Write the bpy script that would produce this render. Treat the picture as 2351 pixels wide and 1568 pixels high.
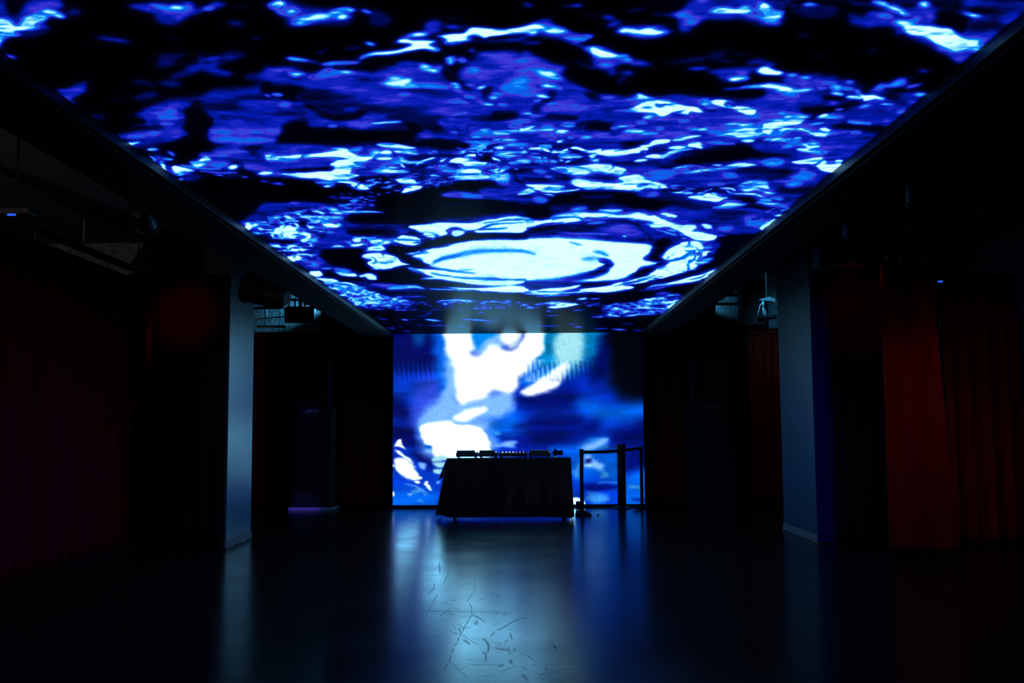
import bpy, bmesh, math, random
import numpy as np
from mathutils import Vector, Matrix

# ---------------------------------------------------------------- scene reset
for o in list(bpy.data.objects):
    bpy.data.objects.remove(o, do_unlink=True)
scene = bpy.context.scene
COL = scene.collection
rnd = random.Random(7)

# ---------------------------------------------------------------- camera
W_PX, H_PX = 2351.0, 1568.0
FOC = 35.0 / 36.0 * W_PX
EYE = np.array([0.0, 0.0, 1.29])
PITCH, YAW, ROLL = 0.0874, -0.0121, -0.0061
FW = np.array([math.sin(YAW) * math.cos(PITCH), math.cos(YAW) * math.cos(PITCH), math.sin(PITCH)])
RT0 = np.array([math.cos(YAW), -math.sin(YAW), 0.0])
UP0 = np.cross(RT0, FW)
RT = math.cos(ROLL) * RT0 + math.sin(ROLL) * UP0
UP = -math.sin(ROLL) * RT0 + math.cos(ROLL) * UP0
cam_data = bpy.data.cameras.new('camera')
cam_data.lens = 35.0
cam_data.sensor_width = 36.0
cam_data.sensor_fit = 'HORIZONTAL'
cam_data.clip_start = 0.05
cam_data.clip_end = 100
cam = bpy.data.objects.new('camera', cam_data)
cam.matrix_world = Matrix(((RT[0], UP[0], -FW[0], EYE[0]), (RT[1], UP[1], -FW[1], EYE[1]),
                           (RT[2], UP[2], -FW[2], EYE[2]), (0, 0, 0, 1)))
COL.objects.link(cam)
scene.camera = cam

# ---------------------------------------------------------------- world, exposure
world = bpy.data.worlds.new('world')
scene.world = world
world.use_nodes = True
world.node_tree.nodes['Background'].inputs[0].default_value = (0.0, 0.0, 0.0, 1)
world.node_tree.nodes['Background'].inputs[1].default_value = 0.0
vs = scene.view_settings
vs.view_transform = 'Standard'
vs.look = 'None'
vs.exposure = 0.0
vs.gamma = 1.0
vs.use_curve_mapping = False
try:
    scene.cycles.max_bounces = 6
    scene.cycles.sample_clamp_indirect = 3.0
except Exception:
    pass

CEIL_STRENGTH = 1.0
WALL_STRENGTH = 1.0

# measurement helpers: where the sight line of a photo point meets a plane of the room
def ray(x, y):
    return FW + RT * (x - W_PX / 2) / FOC - UP * (y - H_PX / 2) / FOC
def at(x, y, Y):
    d = ray(x, y)
    return Vector(EYE + d * (Y / d[1]))
def onz(x, y, z=0.0):
    d = ray(x, y)
    return Vector(EYE + d * ((z - EYE[2]) / d[2]))

# ---------------------------------------------------------------- room measures (metres)
SCR_Z = 2.871            # underside of the ceiling screen
SCR_L, SCR_R = -2.172, 1.929
WALL_Y = 16.5            # face of the wall screen
WS_L, WS_R, WS_B, WS_T = -2.176, 1.959, 0.05, 2.881
ROOM_L, ROOM_R, ROOM_B, ROOM_F = -5.6, 6.6, 17.3, -2.6
ROOM_H = 3.9

# ---------------------------------------------------------------- object helpers
def link(o, parent=None):
    COL.objects.link(o)
    if parent is not None:
        o.parent = parent
    return o
def thing(name, label, cat, loc=(0, 0, 0), rz=0.0, group=None):
    o = bpy.data.objects.new(name, None)
    o.empty_display_size = 0.1
    o.location = loc
    o.rotation_euler = (0, 0, rz)
    o['label'] = label
    o['category'] = cat
    if group:
        o['group'] = group
    return link(o)
def tag(o, label, cat, group=None):
    o['label'] = label
    o['category'] = cat
    if group:
        o['group'] = group
    return o
def obj(name, bm, mat, parent=None, smooth=False, label=None):
    me = bpy.data.meshes.new(name)
    bmesh.ops.recalc_face_normals(bm, faces=bm.faces[:])
    bm.to_mesh(me)
    bm.free()
    me.materials.append(mat)
    if smooth:
        for p in me.polygons:
            p.use_smooth = True
    o = bpy.data.objects.new(name, me)
    if label:
        o['label'] = label
    return link(o, parent)
def struct(name, bm, mat):
    o = obj(name, bm, mat)
    o['kind'] = 'structure'
    return o
def dup(root, loc, rz=None):
    r = root.copy()
    COL.objects.link(r)
    r.location = loc
    if rz is not None:
        r.rotation_euler = (0, 0, rz)
    for ch in list(root.children):
        c = ch.copy()
        COL.objects.link(c)
        c.parent = r
        for g in list(ch.children):
            d = g.copy()
            COL.objects.link(d)
            d.parent = c
    return r

# ---------------------------------------------------------------- shape helpers (all add to a bmesh)
def NB():
    return bmesh.new()
def box(bm, x0, x1, y0, y1, z0, z1, bevel=0.0):
    m = Matrix.Translation(((x0 + x1) / 2, (y0 + y1) / 2, (z0 + z1) / 2)) @ Matrix.Diagonal((x1 - x0, y1 - y0, z1 - z0, 1))
    r = bmesh.ops.create_cube(bm, size=1, matrix=m)
    if bevel > 0:
        es = list({e for v in r['verts'] for e in v.link_edges})
        bmesh.ops.bevel(bm, geom=es, offset=bevel, segments=2, affect='EDGES', profile=0.6)
    return bm
def cyl(bm, p0, p1, r0, r1=None, seg=20):
    if r1 is None:
        r1 = r0
    p0, p1 = Vector(p0), Vector(p1)
    d = p1 - p0
    m = Matrix.Translation((p0 + p1) / 2) @ d.to_track_quat('Z', 'Y').to_matrix().to_4x4()
    bmesh.ops.create_cone(bm, cap_ends=True, segments=seg, radius1=max(r0, 1e-4), radius2=max(r1, 1e-4), depth=d.length, matrix=m)
    return bm
def lathe(bm, prof, c=(0, 0, 0), seg=28):
    rings = []
    for r, z in prof:
        rings.append([bm.verts.new((c[0] + r * math.cos(2 * math.pi * k / seg), c[1] + r * math.sin(2 * math.pi * k / seg), c[2] + z)) for k in range(seg)])
    for a, b in zip(rings, rings[1:]):
        for k in range(seg):
            bm.faces.new((a[k], a[(k + 1) % seg], b[(k + 1) % seg], b[k]))
    bm.faces.new(rings[0][::-1])
    bm.faces.new(rings[-1])
    return bm
def tube(bm, pts, r, seg=8, closed=False):
    pts = [Vector(p) for p in pts]
    n = len(pts)
    rings = []
    nrm = None
    for i, p in enumerate(pts):
        a = pts[(i - 1) % n] if (closed or i > 0) else pts[i]
        b = pts[(i + 1) % n] if (closed or i < n - 1) else pts[i]
        t = (b - a).normalized()
        if nrm is None:
            nrm = t.orthogonal().normalized()
        nrm = (nrm - t * nrm.dot(t)).normalized()
        bi = t.cross(nrm)
        rings.append([bm.verts.new(p + nrm * r * math.cos(2 * math.pi * k / seg) + bi * r * math.sin(2 * math.pi * k / seg)) for k in range(seg)])
    pairs = list(zip(rings, rings[1:])) + ([(rings[-1], rings[0])] if closed else [])
    for a, b in pairs:
        for k in range(seg):
            bm.faces.new((a[k], a[(k + 1) % seg], b[(k + 1) % seg], b[k]))
    if not closed:
        bm.faces.new(rings[0][::-1])
        bm.faces.new(rings[-1])
    return bm
def prism(bm, poly, axis, a, b):
    """extrude a polygon (pairs) along axis 'x','y' or 'z' from a to b"""
    def P(u, v, w):
        return {'x': (w, u, v), 'y': (u, w, v), 'z': (u, v, w)}[axis]
    lo = [bm.verts.new(P(u, v, a)) for u, v in poly]
    hi = [bm.verts.new(P(u, v, b)) for u, v in poly]
    n = len(poly)
    bm.faces.new(lo[::-1])
    bm.faces.new(hi)
    for k in range(n):
        bm.faces.new((lo[k], lo[(k + 1) % n], hi[(k + 1) % n], hi[k]))
    return bm

# ---------------------------------------------------------------- materials
def s2l(c):
    return tuple(((v / 255.0) / 12.92 if v <= 10 else ((v / 255.0 + 0.055) / 1.055) ** 2.4) for v in c)
def mat(name, base, rough=0.6, metal=0.0, spec=0.5, var=0.0, vscale=8.0, bump=0.0, bscale=60.0, stretch=(1, 1, 1), sheen=0.0):
    m = bpy.data.materials.new(name)
    m.use_nodes = True
    nt = m.node_tree
    b = nt.nodes['Principled BSDF']
    b.inputs['Base Color'].default_value = (*base, 1)
    b.inputs['Roughness'].default_value = rough
    b.inputs['Metallic'].default_value = metal
    b.inputs['Specular IOR Level'].default_value = spec
    if sheen:
        b.inputs['Sheen Weight'].default_value = sheen
    if var > 0 or bump > 0:
        tc = nt.nodes.new('ShaderNodeTexCoord')
        mp = nt.nodes.new('ShaderNodeMapping')
        mp.inputs['Scale'].default_value = stretch
        nt.links.new(tc.outputs['Object'], mp.inputs['Vector'])
    if var > 0:
        n = nt.nodes.new('ShaderNodeTexNoise')
        n.inputs['Scale'].default_value = vscale
        n.inputs['Detail'].default_value = 5
        nt.links.new(mp.outputs['Vector'], n.inputs['Vector'])
        r = nt.nodes.new('ShaderNodeValToRGB')
        r.color_ramp.elements[0].color = (*[c * (1 - var) for c in base], 1)
        r.color_ramp.elements[1].color = (*[min(1, c * (1 + var)) for c in base], 1)
        r.color_ramp.elements[0].position = 0.3
        r.color_ramp.elements[1].position = 0.7
        nt.links.new(n.outputs['Fac'], r.inputs['Fac'])
        nt.links.new(r.outputs['Color'], b.inputs['Base Color'])
    if bump > 0:
        n2 = nt.nodes.new('ShaderNodeTexNoise')
        n2.inputs['Scale'].default_value = bscale
        n2.inputs['Detail'].default_value = 4
        nt.links.new(mp.outputs['Vector'], n2.inputs['Vector'])
        bp = nt.nodes.new('ShaderNodeBump')
        bp.inputs['Strength'].default_value = bump
        bp.inputs['Distance'].default_value = 0.02
        nt.links.new(n2.outputs['Fac'], bp.inputs['Height'])
        nt.links.new(bp.outputs['Normal'], b.inputs['Normal'])
    return m
def glow(name, col, strength):
    m = bpy.data.materials.new(name)
    m.use_nodes = True
    b = m.node_tree.nodes['Principled BSDF']
    b.inputs['Base Color'].default_value = (0.02, 0.02, 0.02, 1)
    b.inputs['Emission Color'].default_value = (*col, 1)
    b.inputs['Emission Strength'].default_value = strength
    return m

M = {}
M['black_paint'] = mat('black_paint', (0.012, 0.012, 0.013), 0.7, var=0.3)
M['bezel'] = mat('dark_anodised_bezel', (0.004, 0.013, 0.014), 0.5, spec=0.25, var=0.2)
M['border'] = mat('matt_black_border', (0.004, 0.004, 0.0045), 0.8, spec=0.15, var=0.2)
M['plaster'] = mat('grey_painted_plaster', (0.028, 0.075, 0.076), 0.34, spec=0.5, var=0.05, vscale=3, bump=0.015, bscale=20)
M['shade_plaster'] = mat('plaster_darkened_as_shade', (0.016, 0.045, 0.052), 0.45, spec=0.35, var=0.05, vscale=3, bump=0.015, bscale=20)  # darker copy of the plaster; the right pillar's weaker light is in the colour
M['edge_blue_light'] = mat('cloth_with_painted_blue_light', (0.002, 0.003, 0.075), 0.9, spec=0.05)  # blue light along the drape edge is painted in as cloth colour
M['soffit'] = mat('dusty_soffit', (0.16, 0.15, 0.15), 0.8, var=0.1)
M['concrete'] = mat('rough_concrete', (0.20, 0.195, 0.19), 0.9, var=0.45, vscale=14, bump=0.8, bscale=40)
M['dark_concrete'] = mat('dark_concrete', (0.05, 0.05, 0.052), 0.9, var=0.4, vscale=6, bump=0.4, bscale=25)
M['red_velvet'] = mat('red_velvet', (0.20, 0.012, 0.006), 0.95, spec=0.03, var=0.25, vscale=6, stretch=(4, 4, 0.4))
M['plum_velvet'] = mat('plum_velvet', (0.15, 0.004, 0.016), 0.95, spec=0.03, var=0.25, vscale=6, stretch=(4, 4, 0.4))
M['black_drape'] = mat('black_drape', (0.006, 0.006, 0.0065), 0.95, spec=0.1, var=0.2)
M['cover'] = mat('black_glossy_cover', (0.005, 0.005, 0.006), 0.14, spec=0.5, bump=0.012, bscale=4)
M['black_plastic'] = mat('black_plastic', (0.012, 0.012, 0.013), 0.4, var=0.1)
M['speaker_black'] = mat('speaker_black', (0.016, 0.016, 0.018), 0.6, bump=0.3, bscale=300)
M['grille'] = mat('speaker_grille', (0.022, 0.022, 0.026), 0.55, bump=0.6, bscale=500)
M['metal_black'] = mat('black_powder_coat', (0.007, 0.007, 0.008), 0.45, spec=0.3)
M['rubber'] = mat('black_rubber', (0.01, 0.01, 0.01), 0.8)
M['steel'] = mat('galvanised_steel', (0.45, 0.46, 0.47), 0.4, metal=0.9, var=0.2)
M['logo_metal'] = mat('brushed_logo', (0.75, 0.75, 0.78), 0.35, metal=0.4)
M['screen_glass'] = mat('dark_display_glass', (0.03, 0.06, 0.055), 0.25)
M['base_grey'] = mat('pale_grey_plate', (0.5, 0.5, 0.52), 0.5)
M['cable'] = mat('black_cable', (0.012, 0.012, 0.012), 0.6)
M['white_cable'] = mat('white_cable', (0.6, 0.6, 0.6), 0.5)
M['white_plastic'] = mat('white_plastic', (0.7, 0.7, 0.7), 0.4)
M['strap'] = mat('woven_black_belt', (0.012, 0.012, 0.012), 0.85)
M['led_orange'] = glow('orange_led', (1.0, 0.28, 0.03), 2.2)
M['led_white'] = glow('cool_white_led', (0.55, 0.65, 1.0), 0.9)
M['led_violet'] = glow('violet_led', (0.8, 0.3, 0.9), 0.7)
M['led_blue'] = glow('blue_led', (0.03, 0.12, 1.0), 0.9)
M['led_green'] = glow('green_led', (0.05, 0.5, 0.05), 0.4)
M['lamp_red'] = glow('red_lamp_lens', (1.0, 0.02, 0.02), 0.25)
# ================================================================ pictures shown on the two LED screens
def hash2(ix, iy, seed):
    h = (ix.astype(np.int64) * 374761393 + iy.astype(np.int64) * 668265263 + seed * 1274126177) & 0xFFFFFFFF
    h = ((h ^ (h >> 13)) * 1274126177) & 0xFFFFFFFF
    return ((h ^ (h >> 16)) & 0xFFFF) / 65535.0
def vnoise(x, y, seed):
    ix, iy = np.floor(x), np.floor(y)
    fx, fy = x - ix, y - iy
    fx = fx * fx * fx * (fx * (fx * 6 - 15) + 10)
    fy = fy * fy * fy * (fy * (fy * 6 - 15) + 10)
    a, b = hash2(ix, iy, seed), hash2(ix + 1, iy, seed)
    c, d = hash2(ix, iy + 1, seed), hash2(ix + 1, iy + 1, seed)
    return (a * (1 - fx) + b * fx) * (1 - fy) + (c * (1 - fx) + d * fx) * fy
def fbm(x, y, seed, octv=4, gain=0.5):
    s, a, t = 0, 1.0, 0
    for k in range(octv):
        s = s + a * (vnoise(x, y, seed + k * 17) * 2 - 1)
        t += a
        a *= gain
        x, y = x * 2.03 + 5.1, y * 2.03 + 1.7
    return s / t
def smooth01(t):
    t = np.clip(t, 0, 1)
    return t * t * (3 - 2 * t)
def spline(pts, closed, k):
    n = len(pts)
    out = []
    last = n if closed else n - 1
    for i in range(last):
        if closed:
            p0, p1, p2, p3 = pts[(i - 1) % n], pts[i], pts[(i + 1) % n], pts[(i + 2) % n]
        else:
            p0, p1, p2, p3 = pts[max(i - 1, 0)], pts[i], pts[i + 1], pts[min(i + 2, n - 1)]
        for j in range(k):
            t = j / k
            out.append(0.5 * ((2 * p1) + (p2 - p0) * t + (2 * p0 - 5 * p1 + 4 * p2 - p3) * t * t + (3 * p1 - p0 - 3 * p2 + p3) * t ** 3))
    if not closed:
        out.append(pts[-1])
    return np.array(out)

class Canvas:
    """a raster on which soft-edged polygons and tapered strokes are mixed; ops come as text lines:
       P value soft pts   S value width pts   D n len wid v0 v1 pts (short ripples in an area)   N value pts (marbled area)"""
    def __init__(self, x0, y0, x1, y1, step, ch=1):
        self.x0, self.y0, self.step = x0, y0, step
        xs = np.arange(x0, x1, step)
        ys = np.arange(y0, y1, step)
        self.X, self.Y = np.meshgrid(xs, ys)
        self.WX = np.zeros_like(self.X)
        self.WY = np.zeros_like(self.X)
        self.a = np.zeros(self.X.shape + ((ch,) if ch > 1 else ()))
        self.ch = ch
        self.marble = None
        self.slope = 0.0
        self.rng = np.random.RandomState(11)
    def win(self, pts, pad):
        h, w = self.X.shape
        i0 = int(max(0, (pts[:, 0].min() - pad - self.x0) / self.step)); i1 = int(min(w, (pts[:, 0].max() + pad - self.x0) / self.step + 2))
        j0 = int(max(0, (pts[:, 1].min() - pad - self.y0) / self.step)); j1 = int(min(h, (pts[:, 1].max() + pad - self.y0) / self.step + 2))
        if i1 <= i0 or j1 <= j0:
            return None
        return (slice(j0, j1), slice(i0, i1))
    def mix(self, sl, al, v):
        if self.ch > 1:
            self.a[sl] = self.a[sl] * (1 - al[..., None]) + np.array(v) * al[..., None]
        else:
            self.a[sl] = self.a[sl] * (1 - al) + v * al
    def cover(self, pts, soft):
        q = spline(pts, True, 4)
        sl = self.win(q, soft + 12)
        if sl is None:
            return None, None
        x = self.X[sl] + self.WX[sl]
        y = self.Y[sl] + self.WY[sl]
        d2 = np.full(x.shape, 1e9)
        ins = np.zeros(x.shape, bool)
        for (ax, ay), (bx, by) in zip(q, np.roll(q, -1, 0)):
            ex, ey = bx - ax, by - ay
            t = np.clip(((x - ax) * ex + (y - ay) * ey) / (ex * ex + ey * ey + 1e-9), 0, 1)
            d2 = np.minimum(d2, (x - ax - t * ex) ** 2 + (y - ay - t * ey) ** 2)
            c = ((ay > y) != (by > y))
            if abs(ey) > 1e-9:
                ins ^= c & (x < ax + (y - ay) * ex / ey)
        sd = np.sqrt(d2) * np.where(ins, -1, 1)
        return sl, smooth01(0.5 - sd / (2 * soft))
    def poly(self, v, soft, pts):
        sl, al = self.cover(pts, soft)
        if sl is not None:
            self.mix(sl, al, v)
    def stroke(self, v, w, pts, soft=None, taper=True):
        q = spline(pts, False, 4) if len(pts) > 2 else np.array([pts[0] + (pts[-1] - pts[0]) * t for t in np.linspace(0, 1, 7)])
        if soft is None:
            soft = max(1.2, min(w * 0.35, 5))
        sl = self.win(q, soft + w + 10)
        if sl is None:
            return
        x = self.X[sl] + self.WX[sl]
        y = self.Y[sl] + self.WY[sl]
        n = len(q)
        best = np.full(x.shape, 1e9)
        for i in range(n - 1):
            (ax, ay), (bx, by) = q[i], q[i + 1]
            ex, ey = bx - ax, by - ay
            t = np.clip(((x - ax) * ex + (y - ay) * ey) / (ex * ex + ey * ey + 1e-9), 0, 1)
            u = (i + t) / (n - 1)
            r = 0.5 * w * (np.sqrt(np.clip(np.sin(np.pi * (0.06 + 0.88 * u)), 0, 1)) if taper else 1.0)
            best = np.minimum(best, np.sqrt((x - ax - t * ex) ** 2 + (y - ay - t * ey) ** 2) - r)
        self.mix(sl, smooth01(0.5 - best / (2 * soft)), v)
    def dashes(self, n, ln, wd, v0, v1, pts):
        sl, al = self.cover(pts, 2.0)
        if sl is None:
            return
        jj, ii = np.nonzero(al > 0.5)
        if len(jj) == 0:
            return
        xs, ys = self.X[sl], self.Y[sl]
        for k in self.rng.randint(0, len(jj), n):
            x, y = xs[jj[k], ii[k]], ys[jj[k], ii[k]]
            L = ln * self.rng.uniform(0.3, 1.0)
            s = self.rng.uniform(-0.16, 0.16) + self.slope
            v = v0 + (v1 - v0) * self.rng.uniform(0, 1) ** 0.7
            self.stroke(v, wd * self.rng.uniform(0.5, 1.0), np.array([[x - L / 2, y - s * L / 2 + self.rng.uniform(-1, 1)], [x, y], [x + L / 2, y + s * L / 2 + self.rng.uniform(-1, 1)]]), soft=max(0.8, wd * 0.3))
    def marbled(self, amt, pts):
        sl, al = self.cover(pts, 8.0)
        if sl is not None:
            self.a[sl] = self.a[sl] * (1 - al * amt) + self.marble[sl] * al * amt
    def run(self, text, frames, colours=None):
        late = []
        fr = None
        for raw in text.strip().splitlines():
            raw = raw.strip()
            if not raw or raw[0] == '#':
                continue
            if raw[0] == '@':
                fr = frames[raw[1:].strip()]
                continue
            late.append((fr, raw.split()))
        def base(t):
            return colours is not None or (t[0] == 'P' and float(t[2]) >= 15)
        for pas in (0, 1):
            for (ox, oy, sc), t in late:
                if base(t) != (pas == 0):
                    continue
                k = {'P': 3, 'S': 3, 'D': 6, 'N': 2, 'L': 3}[t[0]]
                pts = np.array([[float(c) for c in p.split(',')] for p in t[k:]]) * sc + np.array([ox, oy])
                if t[0] == 'P':
                    v = float(t[1]) if colours is None else colours[t[1]]
                    mid = 2.4 if (colours is None and pas == 1 and 0.25 < v < 0.8) else 1.0
                    self.poly(v, max(1.0, mid * float(t[2]) * sc * (1.5 if (pas == 0 and colours is None) else 0.9)), pts)
                elif t[0] == 'S':
                    v, w = float(t[1]), float(t[2]) * sc
                    self.stroke(v, w * (1.15 if 0.25 < v < 0.8 else 1), pts, soft=max(1.3, w * 0.75) if 0.25 < v < 0.8 else None)
                elif t[0] == 'L':
                    self.stroke(float(t[1]), float(t[2]) * sc, pts, soft=max(0.7, float(t[2]) * sc * 0.3), taper=False)
                elif t[0] == 'D':
                    self.dashes(int(t[1]), float(t[2]) * sc, float(t[3]) * sc, float(t[4]), float(t[5]), pts)
                elif t[0] == 'N':
                    self.marbled(float(t[1]), pts)
    def sample(self, x, y):
        u = np.clip((x - self.x0) / self.step, 0, self.X.shape[1] - 1.001)
        v = np.clip((y - self.y0) / self.step, 0, self.X.shape[0] - 1.001)
        i, j = u.astype(int), v.astype(int)
        fu, fv = u - i, v - j
        if self.ch > 1:
            fu, fv = fu[..., None], fv[..., None]
        a = self.a
        return (a[j, i] * (1 - fu) + a[j, i + 1] * fu) * (1 - fv) + (a[j + 1, i] * (1 - fu) + a[j + 1, i + 1] * fu) * fv
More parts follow.
